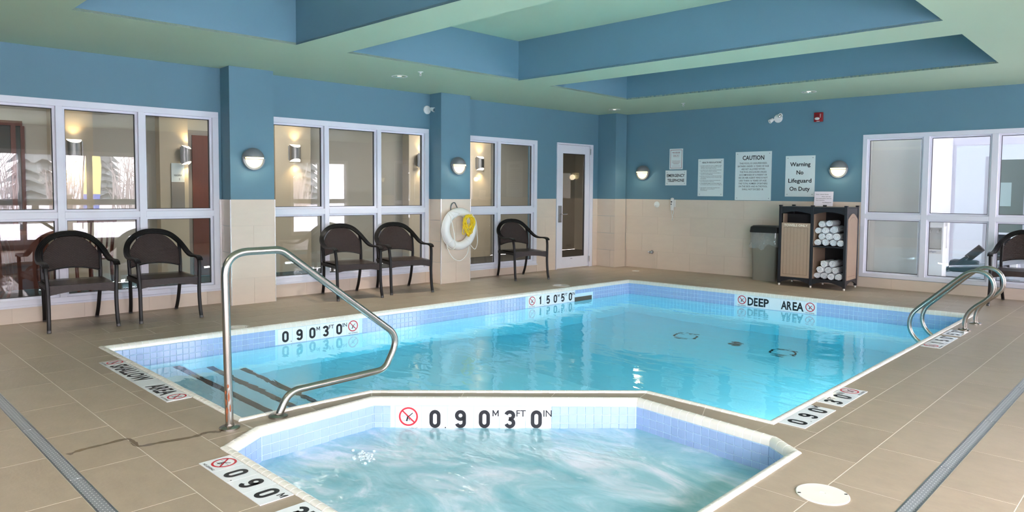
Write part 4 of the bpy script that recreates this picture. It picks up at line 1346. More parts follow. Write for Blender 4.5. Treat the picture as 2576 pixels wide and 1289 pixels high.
def make_chair(label):
    t = thing('wicker_armchair', label, 'chair', group='wicker armchairs around the pool deck')
    # back plane: leans back; v from 0 (bottom, z .47) to 1 (top, z .83)
    def back(u, z): return Vector((u, 0.235 + (z - 0.42) * 0.26 - 0.10 * (u / 0.24) ** 2 * 0.35, z))
    # continuous arm and back rail
    half = [(0.0, 0.338, 0.828), (0.085, 0.333, 0.820), (0.165, 0.318, 0.787), (0.230, 0.285, 0.726), (0.264, 0.225, 0.666), (0.278, 0.140, 0.618),
            (0.282, 0.040, 0.592), (0.282, -0.070, 0.588), (0.280, -0.180, 0.594), (0.277, -0.262, 0.588), (0.275, -0.300, 0.570)]
    hp = bez(half, 5)
    path = [Vector((-p.x, p.y, p.z)) for p in hp[::-1]] + hp[1:]
    ups = []
    for p in path:
        k = min(1.0, max(0.0, (p.z - 0.60) / 0.2)); s = 1 if p.x > 0 else -1
        # flat face up along the arms, turning to face forward on the back
        upv = Vector((0, 0, 1)) * (1 - k) + Vector((s * 0.25 * (abs(p.x) / 0.25) * 0, -0.93, 0.30)) * k
        ups.append(upv)
    w, h = 0.027, 0.010
    prof = [(-w, -h)]
    ridge = 4
    for i in range(ridge):
        a = -w + 2 * w * i / ridge; b = -w + 2 * w * (i + 1) / ridge
        prof += [(a + 0.0012, h - 0.004), (a + 0.004, h), (b - 0.004, h), (b - 0.0012, h - 0.004)]
    prof += [(w, -h)]
    MB().sweep(path, ups, prof).build('arm_rail', M_FRAME, t, smooth=35)
    # ribbed legs
    def leg(pts, r=0.0145, nm='leg'):
        k = 12
        pr = [((r * (1.0 if i % 3 else 0.86)) * cos(2 * pi * i / k) * 1.25, (r * (1.0 if i % 3 else 0.86)) * sin(2 * pi * i / k) * 1.05) for i in range(k)]
        P = bez(pts, 5)
        L = MB().sweep(P, [Vector((0, -1, 0.05))] * len(P), pr).build(nm, M_FRAME, t, smooth=30)
        q = [P[0], P[0] + (P[1] - P[0]).normalized() * 0.022]
        MB().sweep(q, [Vector((0, -1, 0.05))] * 2, [(x * 1.04, y * 1.04) for x, y in pr]).build('leg_foot', M_SCUFF, L)
    for s in (-1, 1):
        leg([(s * 0.268, -0.345, 0.0), (s * 0.264, -0.318, 0.10), (s * 0.262, -0.300, 0.26), (s * 0.266, -0.296, 0.40), (s * 0.271, -0.288, 0.50), (s * 0.275, -0.268, 0.580)])
        leg([(s * 0.215, 0.345, 0.0), (s * 0.222, 0.292, 0.12), (s * 0.230, 0.258, 0.28), (s * 0.236, 0.246, 0.42), (s * 0.238, 0.262, 0.56), (s * 0.236, 0.288, 0.70), (s * 0.225, 0.300, 0.735)])
        # side rails of the seat
        MB().box(s * 0.252 - 0.011, s * 0.252 + 0.011, -0.285, 0.245, 0.355, 0.392, 0.004).build('side_rail', M_FRAME, t)
    MB().box(-0.225, 0.225, 0.234, 0.256, 0.355, 0.392, 0.004).build('back_rail', M_FRAME, t)
    # seat weave and apron
    seat_p = lambda u, v: Vector((u, -0.300 + v * 0.535, 0.408 - 0.012 * sin(pi * v) * cos(u / 0.26 * pi / 2)))
    st = strand_panel(34, lambda v: (-0.248, 0.248), seat_p, Vector((0, 0, 1)), 0.030)
    seat = st.build('seat', M_WICKER, t, smooth=60)
    MB().box(-0.248, 0.248, -0.292, 0.232, 0.388, 0.394).build('seat_base', M_WICKERB, seat)
    arch = lambda u: 0.320 + 0.028 * (1 - (u / 0.25) ** 2)
    ap = strand_panel(8, lambda v: (-0.250, 0.250), lambda u, v: Vector((u, -0.304, 0.407 - v * (0.407 - arch(u)))), Vector((0, -1, 0)), 0.030)
    apron = ap.build('apron', M_WICKER, t, smooth=60)
    n = 12; us = [-0.25 + 0.5 * i / n for i in range(n + 1)]
    m = MB(); m.add([Vector((u, -0.299, 0.405)) for u in us] + [Vector((u, -0.299, arch(u) + 0.002)) for u in us], [(i, i + 1, n + 2 + i, n + 1 + i) for i in range(n)])
    m.build('apron_backing', M_WICKERB, apron)
    # back weave: arched top, arched bottom
    ztop = lambda u: 0.805 - 0.180 * (abs(u) / 0.236) ** 2.6
    zbot = lambda u: 0.478 + 0.036 * (1 - (u / 0.226) ** 2)
    rows = 40; z0, z1 = 0.478, 0.806
    m = MB(); dz = (z1 - z0) / rows; nrm = Vector((0, -1, 0.26)).normalized()
    for r in range(rows):
        za = z0 + r * dz + 0.0005; zb = za + dz - 0.001; zc = (za + zb) / 2
        inside = [u for u in [(-0.226 + 0.452 * i / 60) for i in range(61)] if zbot(u) <= zc <= ztop(u)]
        segs = []; cur = []
        for u in inside:
            if cur and u - cur[-1] > 0.0078: segs.append(cur); cur = []
            cur.append(u)
        if cur: segs.append(cur)
        for sg in segs:
            if len(sg) < 3: continue
            vs = []
            for u in sg:
                o = nrm * (0.003 * cos((u / 0.030 + (0.5 if r % 2 else 0)) * 2 * pi))
                vs += [back(u, za) + o, back(u, zb) + o]
            m.add(vs, [(2 * i, 2 * i + 2, 2 * i + 3, 2 * i + 1) for i in range(len(sg) - 1)])
    bk = m.build('backrest', M_WICKER, t, smooth=60)
    us = [-0.222 + 0.444 * i / 24 for i in range(25)]
    m = MB(); m.add([back(u, ztop(u)) - nrm * 0.003 for u in us] + [back(u, zbot(u)) - nrm * 0.003 for u in us], [(i, i + 1, 26 + i, 25 + i) for i in range(24)])
    m.build('backrest_backing', M_WICKERB, bk)
    # border of the woven back: side bars and the lower arch
    for s in (-1, 1):
        MB().tube([back(s * 0.229, z) for z in (0.475, 0.53, 0.59, 0.64, 0.70)], 0.005, 8).build('backrest_bar', M_FRAME, t, smooth=60)
    MB().tube([back(u, zbot(u) - 0.004) for u in [-0.229 + 0.458 * i / 16 for i in range(17)]], 0.006, 8).build('backrest_bar', M_FRAME, t, smooth=60)
    return t


CH = [((-0.018, -8.095), 85, 'dark wicker armchair at the far left, first from the left edge along the windows'),
      ((0.045, -7.372), 84.5, 'dark wicker armchair by the first blue column, second from the left'),
      ((0.150, -5.285), 78, 'dark wicker armchair seen behind the grab rail, third from the left'),
      ((0.195, -4.545), 74, 'dark wicker armchair just left of the lifebuoy column'),
      ((0.300, -2.475), 71.5, 'dark wicker armchair standing alone between the lifebuoy and the glazed door'),
      ((5.955, -0.105), 2.0, 'dark wicker armchair cut off at the right edge, by the gym window')]
ch0 = make_chair(CH[0][2])
for i, ((x, y), a, lab) in enumerate(CH):
    c = ch0 if i == 0 else copy_tree(ch0)
    c.location = (x, y, 0); c.rotation_euler = (0, 0, radians(a)); c['label'] = lab


# ================================================================== FAR WALL THINGS
FW = lambda u, y=0.0, z=0.0: Vector((u * cos(AF) - y * sin(AF), u * sin(AF) + y * cos(AF), z))      # far-wall frame to world
LW = lambda u, y=0.0, z=0.0: Vector((u * cos(AL) - y * sin(AL), u * sin(AL) + y * cos(AL), z))      # left-wall frame to world

# towel cabinet (local: x right, y back, z up; front at y = 0)
CX0 = 3.245; CWD = 0.885; CDP = 0.50
cab = thing('towel_cabinet', 'black and tan towel cabinet with a TOWELS ONLY bin and two towel shelves', 'cabinet', (CX0, -0.435, 0.0), AF * 0.55)
pw = 0.036


def post(x, y, w=pw):
    p = MB().box(x, x + w, y, y + w, 0.028, 1.085, 0.003).box(x - 0.003, x + w + 0.003, y - 0.003, y + w + 0.003, 1.085, 1.105, 0.004).build('corner_post', M_PLASTB, cab)
    MB().lathe([(0.010, 0), (0.014, 0.006), (0.014, 0.02), (0.008, 0.03)], 12, Matrix.Translation((x + w / 2, y + w / 2, 0))).build('caster', M_COPING, p, smooth=40)


xs = [0.0, CWD / 2 - pw / 2, CWD - pw]
for x in xs:
    post(x, 0.0); post(x, CDP - pw)


def arched_rail(x0, x1, z0, z1, rise, down, y0, y1, nm='arched_rail', axis='x'):
    n = 14; pts = []
    for i in range(n + 1):
        t = i / n; x = x0 + (x1 - x0) * t; pts.append((x, (z0 + rise * sin(pi * t)) if down else (z1 - rise * sin(pi * t))))
    poly = pts + [(x1, z1), (x0, z1)] if down else [(x0, z0), (x1, z0)] + pts[::-1]
    if area(poly) < 0: poly = poly[::-1]
    M = Matrix(((1, 0, 0, 0), (0, 0, 1, 0), (0, 1, 0, 0), (0, 0, 0, 1))) if axis == 'x' else Matrix(((0, 0, 1, 0), (1, 0, 0, 0), (0, 1, 0, 0), (0, 0, 0, 1)))
    return MB().prism(poly, y0, y1, M).build(nm, M_PLASTB, cab)


for a, b in ((pw, xs[1]), (xs[1] + pw, xs[2])):
    arched_rail(a, b, 0.985, 1.072, 0.035, True, 0.004, 0.026)
    arched_rail(a, b, 0.045, 0.118, 0.045, True, 0.004, 0.026)
    MB().box(a - 0.004, b + 0.004, CDP - 0.014, CDP - 0.004, 0.10, 1.06).build('back_panel', M_DARKIN, cab)
    MB().box(a - 0.004, b + 0.004, 0.012, CDP - 0.014, 0.105, 0.122).build('shelf', M_PLASTB, cab)
MB().box(0.002, CWD - 0.002, 0.004, CDP - 0.002, 1.072, 1.084, 0.003).build('top', M_PLASTB, cab)
# bin bay
pn = MB().box(pw + 0.002, xs[1] - 0.002, 0.006, 0.020, 0.122, 0.862, 0.003).build('bin_panel', M_TAN, cab)
a, b = pw + 0.035, xs[1] - 0.035
m = MB()
for x in (a, b): m.box(x - 0.0018, x + 0.0018, 0.0045, 0.006, 0.160, 0.800)
for z in (0.160, 0.800): m.box(a, b, 0.0045, 0.006, z - 0.0018, z + 0.0018)
for k in range(1, 7): m.box(a + (b - a) * k / 7 - 0.0008, a + (b - a) * k / 7 + 0.0008, 0.005, 0.006, 0.162, 0.798)
m.build('panel_groove', M_TAND, pn)
m = MB(); text_into(m, 'TOWELS ONLY', 0.022, (pw + xs[1]) / 2, 0.815, 0.030, 0.0050, 0.315); m.build('lettering', mat('cream_print', (244, 236, 220), 0.5), pn, kind='stuff')
MB().box(pw, xs[1], 0.17, 0.18, 0.122, 0.98).build('bin_liner', M_DARKIN, cab)
MB().box(pw + 0.01, pw + 0.016, 0.03, 0.17, 0.86, 0.985).build('chute_side', M_TAN, cab)
# towel bay
a, b = xs[1] + pw, xs[2]
MB().box(a - 0.004, b + 0.004, 0.012, CDP - 0.014, 0.548, 0.566, 0.002).build('shelf', M_PLASTB, cab)
MB().box(a - 0.002, a + 0.004, 0.03, CDP - 0.02, 0.122, 1.07).build('inner_side', M_TAN, cab)
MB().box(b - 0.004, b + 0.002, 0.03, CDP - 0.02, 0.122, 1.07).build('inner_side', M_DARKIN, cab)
# right flank with the arched tan panel
x = CWD - 0.006
arched_rail(pw, CDP - pw, 0.05, 0.135, 0.05, True, CWD - 0.026, CWD - 0.004, 'side_rail', 'y')
MB().box(CWD - 0.020, CWD - 0.008, pw - 0.004, CDP - pw + 0.004, 0.11, 1.07).build('side_frame', M_PLASTB, cab)
n = 12; y0_, y1_ = pw + 0.022, CDP - pw - 0.022; arcp = [(y0_ + (y1_ - y0_) * i / n, 0.925 + 0.075 * sin(pi * i / n)) for i in range(n + 1)]
poly = [(y0_, 0.128), (y1_, 0.128)] + arcp[::-1]
My = Matrix(((0, 0, 1, 0), (1, 0, 0, 0), (0, 1, 0, 0), (0, 0, 0, 1)))
sp_ = MB().prism(poly, CWD - 0.008, CWD - 0.001, My).build('side_panel', M_TAN, cab)
ins = inset(poly, 0.045); m = MB()
mm = lambda px, py: Vector((CWD - 0.0004, px, py))
ribbon(m, ins, 0.0035, mm, True)
for k in range(1, 4):
    yy = ins[0][0] + (ins[1][0] - ins[0][0]) * k / 4; ribbon(m, [(yy, 0.175), (yy, 0.88)], 0.0016, mm)
m.build('panel_groove', M_TAND, sp_)
MB().box(-0.001, 0.006, pw, CDP - pw, 0.10, 1.07).build('side_frame', M_PLASTB, cab)


# rolled towels
def towel_mesh(seed, r=0.048, L=0.36, turns=2.6):
    rr = random.Random(seed); th = r / (turns + 0.35); n = int(turns * 18); prof_o = []; prof_i = []
    for i in range(n + 1):
        a = 2 * pi * turns * i / n; rad = th * 0.35 + (r - th * 0.35) * i / n
        w = 1 + 0.03 * sin(3 * a + seed)
        prof_o.append((rad * w * cos(a), rad * w * sin(a))); ri = max(0.001, rad - th * 0.70)
        prof_i.append((ri * w * cos(a), ri * w * sin(a)))
    m = MB(); k = n + 1
    ys = [0.0, 0.010, L - 0.010, L]; sc = [0.0, 1.0, 1.0, 0.0]
    vs = []
    for y, s in zip(ys, sc):
        for (ox, oz), (ix, iz) in zip(prof_o, prof_i):
            mx, mz = (ox + ix) / 2, (oz + iz) / 2; f = 0.45 + 0.55 * s
            vs.append((mx + (ox - mx) * f, y, mz + (oz - mz) * f))
        for (ox, oz), (ix, iz) in zip(prof_o, prof_i):
            mx, mz = (ox + ix) / 2, (oz + iz) / 2; f = 0.45 + 0.55 * s
            vs.append((mx + (ix - mx) * f, y, mz + (iz - mz) * f))
    fs = []
    for j in range(3):
        o0, o1 = j * 2 * k, (j + 1) * 2 * k
        for i in range(n):
            fs += [(o0 + i, o0 + i + 1, o1 + i + 1, o1 + i), (o0 + k + i, o1 + k + i, o1 + k + i + 1, o0 + k + i + 1)]
        fs += [(o0, o1, o1 + k, o0 + k), (o0 + n, o0 + k + n, o1 + k + n, o1 + n)]
    for o in (0, 3 * 2 * k):
        fs += [(o + i, o + k + i, o + k + i + 1, o + i + 1) for i in range(n)]
    m.add(vs, fs)
    # closed core behind the spiral so no light shows through
    m.lathe([(r * 0.9, 0.02), (r * 0.9, L - 0.02)], 16, Matrix(((1, 0, 0, 0), (0, 0, 1, 0), (0, 1, 0, 0), (0, 0, 0, 1))))
    return m.mesh('rolled_towel', M_TOWEL, smooth=50)


TM = [towel_mesh(s) for s in range(4)]
bx0, bx1 = a + 0.006, b - 0.006


def cx_(px): return a + (px - 825) / 375.0 * (b - a)


UP_ROWS = [('bottom', 0.0, [(0, 45), (105, 47), (205, 50), (300, 47)]), ('second', 0.0, [(52, 46), (148, 46), (243, 50), (333, 44)]),
           ('third', 0.0, [(8, 0), (100, 46), (215, 52)]), ('top', 0.0, [(48, 46), (160, 44)])]
# explicit positions (metres across the bay, height above the shelf, radius)
UPPER = [('first in the bottom row', 0.045, 0.046, 0.044), ('second in the bottom row', 0.138, 0.047, 0.046), ('third in the bottom row', 0.232, 0.047, 0.047), ('fourth in the bottom row', 0.324, 0.046, 0.044),
         ('first in the second row', 0.088, 0.126, 0.046), ('second in the second row', 0.182, 0.128, 0.046), ('third in the second row', 0.278, 0.128, 0.048),
         ('first in the third row', 0.044, 0.204, 0.043), ('second in the third row', 0.132, 0.207, 0.045), ('third in the third row', 0.235, 0.221, 0.050),
         ('first in the top row', 0.088, 0.288, 0.045), ('second in the top row', 0.180, 0.305, 0.042)]
LOWER = [('first in the bottom row', 0.043, 0.044, 0.042), ('second in the bottom row', 0.132, 0.046, 0.046), ('third in the bottom row', 0.224, 0.045, 0.044), ('fourth in the bottom row', 0.318, 0.046, 0.046),
         ('first in the second row', 0.086, 0.126, 0.047), ('second in the second row', 0.178, 0.125, 0.045), ('third in the second row', 0.270, 0.126, 0.044),
         ('first in the third row', 0.130, 0.206, 0.046), ('second in the third row', 0.226, 0.209, 0.048)]
bay = b - a
rt_ = random.Random(11)
for shelf_z, lst, nm in ((0.566, UPPER, 'upper'), (0.122, LOWER, 'lower')):
    for i, (w, px, pz, r) in enumerate(lst):
        px = min(px * bay / 0.372, bay - r - 0.004); px = max(px, r + 0.004)
        q = Vector((a + px, 0.02 + rt_.uniform(0, 0.035), shelf_z + 0.001 + pz))
        c = cos(cab.rotation_euler.z); s = sin(cab.rotation_euler.z)
        wpos = Vector((cab.location.x + q.x * c - q.y * s, cab.location.y + q.x * s + q.y * c, q.z))
        o = put('rolled_towel', TM[i % 4], None, wpos, 0, 'rolled white towel, %s of the pile on the %s cabinet shelf' % (w, nm), 'towel',
                'rolled towels on the %s cabinet shelf' % nm)
        o.rotation_euler = (rt_.uniform(-0.02, 0.02), rt_.uniform(0, 6.28), cab.rotation_euler.z + rt_.uniform(-0.03, 0.03)); o.scale = (r / 0.048, 1.0, r / 0.048)

# bin with clear bag
bn = thing('waste_bin', 'grey rubbish bin with a black lid and a clear bag, left of the towel cabinet', 'bin', (2.905, -0.035, 0), AF)


def rbox(mbx, hw, hd, z0, z1, k0=1.0, k1=1.0, r=0.04, seg=4, cap=True):
    ring = []
    for (sx, sy, a0) in ((1, 1, 0), (-1, 1, 90), (-1, -1, 180), (1, -1, 270)):
        ring += [(sx * (hw - r) + r * cos(radians(a0 + 90 * i / seg)), sy * (hd - r) + r * sin(radians(a0 + 90 * i / seg))) for i in range(seg + 1)]
    n = len(ring); vs = [(x * k0, y * k0, z0) for x, y in ring] + [(x * k1, y * k1, z1) for x, y in ring]
    fs = [(i, (i + 1) % n, n + (i + 1) % n, n + i) for i in range(n)]
    if cap: fs += [tuple(range(n - 1, -1, -1)), tuple(range(n, 2 * n))]
    mbx.add(vs, fs)


m = MB(); rbox(m, 0.195, 0.135, 0.0, 0.70, 0.86, 1.0); m.build('bin_body', M_BIN, bn, smooth=40)
m = MB(); rbox(m, 0.212, 0.150, 0.695, 0.715, 1, 1); rbox(m, 0.212, 0.150, 0.715, 0.775, 1.0, 0.96); rbox(m, 0.203, 0.144, 0.775, 0.795, 1.0, 0.86); m.build('bin_lid', M_LID, bn, smooth=40)
# bag overhang: a loose crumpled skirt
m = MB(); seg = 64; rbg = random.Random(4); vs = []
levels = 6
for j in range(levels + 1):
    for i in range(seg):
        an = 2 * pi * i / seg; c, s = cos(an), sin(an); q = 1.0 / max(abs(c) / 0.200, abs(s) / 0.140)
        q = min(q, 0.225)
        drop = 0.21 + 0.035 * sin(3 * an + 1) + 0.02 * sin(7 * an)
        z = 0.697 - drop * j / levels
        q += 0.006 + 0.010 * (j / levels) * (1 + 0.8 * sin(9 * an + j) + 0.5 * sin(17 * an - 2 * j))
        vs.append((q * c, q * s, z))
m.add(vs, [(j * seg + i, j * seg + (i + 1) % seg, (j + 1) * seg + (i + 1) % seg, (j + 1) * seg + i) for j in range(levels) for i in range(seg)])
m.build('bag_skirt', M_BAG, bn, smooth=60)


# notices -------------------------------------------------------------------
def board(label, u0, u1, z0, z1, screws=True, m_=M_SIGN, th=0.004, name='wall_sign', y=0.0):
    t = thing(name, label, 'sign', FW((u0 + u1) / 2, y - 0.0002, z0), AF)
    w, h = u1 - u0, z1 - z0
    MB().box(-w / 2, w / 2, -th, 0.0, 0.0, h, 0.001).build('board', m_, t)
    if screws:
        m = MB(); i = min(0.032, w * 0.10)
        for sx in (-1, 1):
            for zz in (i, h - i): m.lathe([(0.0055, 0), (0.0055, 0.002), (0.001, 0.003)], 10, Matrix.Translation((sx * (w / 2 - i), -th, zz)) @ Matrix.Rotation(pi / 2, 4, 'X'))
        m.build('screw', M_HOOK, t)
    return t, w, h, -th - 0.0004


t, w, h, y = board('white EMERGENCY TELEPHONE sign on the far wall above the phone', uF(1.122), uF(1.4955), 1.381, 1.623)
m = MB(); text_into(m, 'EMERGENCY', 0.022, 0, 0.136, 0.046, y, 0.318); text_into(m, 'TELEPHONE', 0.022, 0, 0.058, 0.046, y, 0.300); m.build('lettering', M_BLACK, t, kind='stuff')
t, w, h, y = board('small white PROCEDURE notice with a red border above the telephone sign', uF(1.190), uF(1.4275), 1.639, 1.971, False)
m = MB(); ribbon(m, [(-w / 2 + 0.02, 0.022), (w / 2 - 0.02, 0.022), (w / 2 - 0.02, h - 0.022), (-w / 2 + 0.02, h - 0.022)], 0.006, lambda a_, b_: Vector((a_, y, b_)), True); m.build('red_border', M_REDP, t)
m = MB(); text_into(m, 'PROCEDURE', 0.022, 0, 0.262, 0.018, y, 0.135); text_into(m, 'DIAL 911', 0.022, 0, 0.212, 0.016, y, 0.105)
for zz, ww in ((0.246, 0.125), (0.200, 0.10), (0.135, 0.150), (0.122, 0.135), (0.108, 0.150), (0.095, 0.11), (0.082, 0.09), (0.050, 0.14)): m.box(-ww / 2, ww / 2, y, y + 0.0003, zz, zz + 0.0028)
m.build('lettering', M_REDP, t, kind='stuff')
t, w, h, y = board('white HEALTH REGULATIONS board with numbered rules on the far wall', uF(1.694), uF(2.115), 1.210, 1.793)
m = MB(); text_into(m, 'HEALTH REGULATIONS', 0.022, 0.015, h - 0.068, 0.024, y, 0.315)
zz = h - 0.112
for s in SIGN_LINES['health']:
    if s: text_into(m, s, 0.006, -w / 2 + (0.030 if s[1] == '.' else 0.045), zz, 0.0105, y, min(0.36, 0.0088 * len(s)), 'L')
    zz -= 0.0205
    if s.endswith('.') or s.endswith('18'): zz -= 0.006
m.build('lettering', M_BLACK, t, kind='stuff')
t, w, h, y = board('large white CAUTION board about unsupervised bathers, tallest on the far wall', uF(2.304), uF(2.8555), 1.1555, 1.8835)
m = MB(); text_into(m, 'CAUTION', 0.022, 0, h - 0.122, 0.062, y, 0.330)
zz = h - 0.186
for s in SIGN_LINES['caution']:
    text_into(m, s, 0.006, 0, zz, 0.0245, y, 0.0163 * len(s)); zz -= 0.0432
m.build('lettering', M_BLACK, t, kind='stuff')
t, w, h, y = board('white Warning No Lifeguard On Duty board on the far wall', uF(3.0585), uF(3.472), 1.2165, 1.803)
m = MB(); zz = h - 0.150
for s, ww in (('Warning', 0.285), ('No', 0.098), ('Lifeguard', 0.325), ('On Duty', 0.285)):
    text_into(m, s, 0.02, 0, zz, 0.056, y, ww); zz -= 0.117
m.build('lettering', M_BLACK, t, kind='stuff')
pa = thing('paper_sign', 'white printed sheet for valued guests standing on the towel cabinet', 'sign', FW(uF(3.626), -0.10, 1.0875), AF)
MB().box(-0.126, 0.126, -0.0008, 0.0, 0.0, 0.205).build('sheet', M_PAPER, pa, rot=(radians(-6), 0, 0))
m = MB()
for s, x, zz, ww in (('Dear valued Guest', -0.02, 0.160, 0.165), ("Please, don't take", 0.035, 0.128, 0.12), ('Your towels upstairs, thanks for', 0.0, 0.102, 0.21), ('Your co-operation.', -0.045, 0.078, 0.12), ('Hotel Management', 0.045, 0.048, 0.12)):
    text_into(m, s, 0.012, x, zz, 0.0105, -0.0014, ww)
m.build('lettering', M_BLACK, pa, rot=(radians(-6), 0, 0), kind='stuff')

# phone, cover plate, spigot --------------------------------------------------
ph = thing('wall_phone', 'white wall telephone handset with dangling cord below the emergency sign', 'phone', FW(uF(1.282), -0.009, 0.985), AF)
MB().box(-0.012, 0.040, -0.026, 0.0, 0.045, 0.165, 0.006).build('cradle', M_WPLAST, ph)
m = MB(); hp = bez([(0, -0.045, 0.0), (0, -0.050, 0.05), (0.0, -0.052, 0.11), (0.0, -0.046, 0.18)], 5)
m.sweep(hp, [Vector((0, -1, 0))] * len(hp), [(x_ * 0.028, y_ * 0.018) for x_, y_ in [(cos(2 * pi * i / 14), sin(2 * pi * i / 14)) for i in range(14)]])
m.ell(Vector((0, -0.045, 0.178)), (0.028, 0.019, 0.018), 14, 8); m.ell(Vector((0, -0.045, 0.002)), (0.028, 0.019, 0.014), 14, 8)
hs = m.build('handset', M_WPLAST, ph, smooth=60)
MB().box(-0.014, 0.010, -0.071, -0.067, 0.120, 0.138).build('display', M_BLACK, hs)
MB().lathe([(0.012, 0), (0.012, 0.003), (0.001, 0.004)], 14, Matrix.Translation((-0.006, -0.067, 0.092)) @ Matrix.Rotation(pi / 2, 4, 'X')).build('button', M_GREY, hs)
m = MB()
m.tube(bez([(-0.004, -0.045, -0.010), (-0.012, -0.04, -0.06), (0.006, -0.035, -0.105), (-0.010, -0.035, -0.15), (-0.002, -0.03, -0.172), (0.010, -0.03, -0.150), (-0.008, -0.03, -0.10), (0.018, -0.03, -0.05), (0.012, -0.02, 0.045)], 6), 0.0045, 8)
m.build('cord', M_WPLAST, ph, smooth=60)
pl = thing('cover_plate', 'round white cover plate on the tiles left of the wall phone', 'plate', FW(uF(0.978), -0.009, 1.066), AF)
MB().lathe([(0.050, 0), (0.050, 0.004), (0.046, 0.006), (0.001, 0.006)], 28, Matrix.Rotation(pi / 2, 4, 'X')).build('disc', M_WPLAST, pl, smooth=40)
MB().lathe([(0.004, 0.006), (0.004, 0.008), (0.001, 0.008)], 8, Matrix.Translation((-0.02, 0, -0.022)) @ Matrix.Rotation(pi / 2, 4, 'X')).build('screw', M_HOOK, pl)
sg = thing('hose_spigot', 'small chrome hose tap low on the tiled far wall', 'tap', FW(uF(0.905), -0.009, 0.275), AF)
MB().lathe([(0.030, 0), (0.030, 0.006), (0.018, 0.010), (0.016, 0.040), (0.022, 0.044), (0.022, 0.075), (0.014, 0.080), (0.001, 0.080)], 18, Matrix.Rotation(pi / 2, 4, 'X')).build('tap_body', M_CHROME, sg, smooth=40)
MB().box(-0.045, -0.018, -0.065, -0.045, -0.012, 0.016, 0.004).build('tap_outlet', M_CHROME, sg)
MB().box(0.012, 0.040, -0.064, -0.036, -0.022, 0.022, 0.005).build('vacuum_breaker', M_STEELD, sg)


# wall lamps -------------------------------------------------------------------
def bulkhead(label, loc, rz):
    t = thing('bulkhead_lamp', label, 'lamp', loc, rz, 'half-round pool wall lamps')
    Rx = Matrix.Rotation(pi / 2, 4, 'X')      # lathe axis z -> -y (out of the wall)
    MB().lathe([(0.119, 0.0), (0.121, 0.012), (0.121, 0.028), (0.110, 0.034), (0.001, 0.034)], 40, Rx).build('lamp_base', M_LGREY, t, smooth=40)
    # upper hood: half dome above the slot
    prof = [(0.119 * cos(q), 0.026 + 0.082 * sin(q)) for q in [pi / 2 * i / 10 for i in range(11)]]
    m = MB(); n = 24; vs = []
    for r_, z_ in prof:
        for i in range(n + 1):
            an = pi * i / n; vs.append((r_ * cos(an), -z_, max(0.020, r_ * sin(an))))
    m.add(vs, [(j * (n + 1) + i, j * (n + 1) + i + 1, (j + 1) * (n + 1) + i + 1, (j + 1) * (n + 1) + i) for j in range(10) for i in range(n)])
    cap_ = [(r_, -z_, 0.020) for r_, z_ in prof] + [(-r_, -z_, 0.020) for r_, z_ in prof[::-1]]
    m.add(cap_, [tuple(range(len(cap_)))])
    m.build('lamp_hood', M_LGREY, t, smooth=50)
    # lower rim
    m = MB(); vs = []
    for i in range(n + 1):
        an = pi + pi * i / n
        for r_, y_ in ((0.120, -0.028), (0.120, -0.046), (0.100, -0.052), (0.098, -0.030)): vs.append((r_ * cos(an), y_, r_ * sin(an)))
    m.add(vs, [(4 * i + k, 4 * i + (k + 1) % 4, 4 * (i + 1) + (k + 1) % 4, 4 * (i + 1) + k) for i in range(n) for k in range(4)])
    m.build('lamp_rim', M_LGREY, t, smooth=50)
    # glowing lens below the hood
    m = MB(); vs = []
    for j in range(9):
        q = pi / 2 * j / 8; r_, y_ = 0.099 * cos(q), -(0.034 + 0.050 * sin(q))
        for i in range(n + 1):
            an = pi + pi * i / n; vs.append((r_ * cos(an), y_, min(-0.0005, r_ * sin(an))))
    m.add(vs, [(j * (n + 1) + i, j * (n + 1) + i + 1, (j + 1) * (n + 1) + i + 1, (j + 1) * (n + 1) + i) for j in range(8) for i in range(n)])
    m.box(-0.097, 0.097, -0.076, -0.034, 0.0, 0.019, 0.006)
    m.build('lamp_lens', M_LENS, t, smooth=50)
    MB().box(-0.112, 0.112, -0.088, -0.070, -0.0075, -0.0015).build('lamp_bar', M_LGREY, t)
    MB().lathe([(0.005, 0), (0.005, 0.004), (0.001, 0.005)], 8, Matrix.Translation((-0.108, -0.045, 0.008)) @ Matrix.Rotation(pi / 2, 4, 'X')).build('screw', M_GASKET, t)
    return t


l0 = bulkhead('round grey wall lamp on the first blue column, lower half lit', LW(uL(-6.356), -XC, 1.594), AL)
for lab, loc, rz in (('round grey wall lamp on the second column above the lifebuoy', LW(uL(-3.513), -XC, 1.606), AL),
                     ('round grey wall lamp on the far wall left of the notices', FW(uF(0.713), 0, 1.592), AF),
                     ('round grey wall lamp on the far wall above the towel cabinet', FW(uF(3.791), 0, 1.599), AF),
                     ('round grey wall lamp on the far wall beyond the gym window, outside the picture', FW(uF(8.5), 0, 1.599), AF)):
    c = copy_tree(l0); c.location = loc; c.rotation_euler = (0, 0, rz); c['label'] = lab
for loc in (LW(uL(-6.356), -XC - 0.14, 1.53), LW(uL(-3.513), -XC - 0.14, 1.54), FW(uF(0.713), -0.14, 1.53), FW(uF(3.791), -0.14, 1.53)):
    lamp('bulkhead_glow', 'POINT', loc, 1.2, (1.0, 0.86, 0.6), size=0.05)


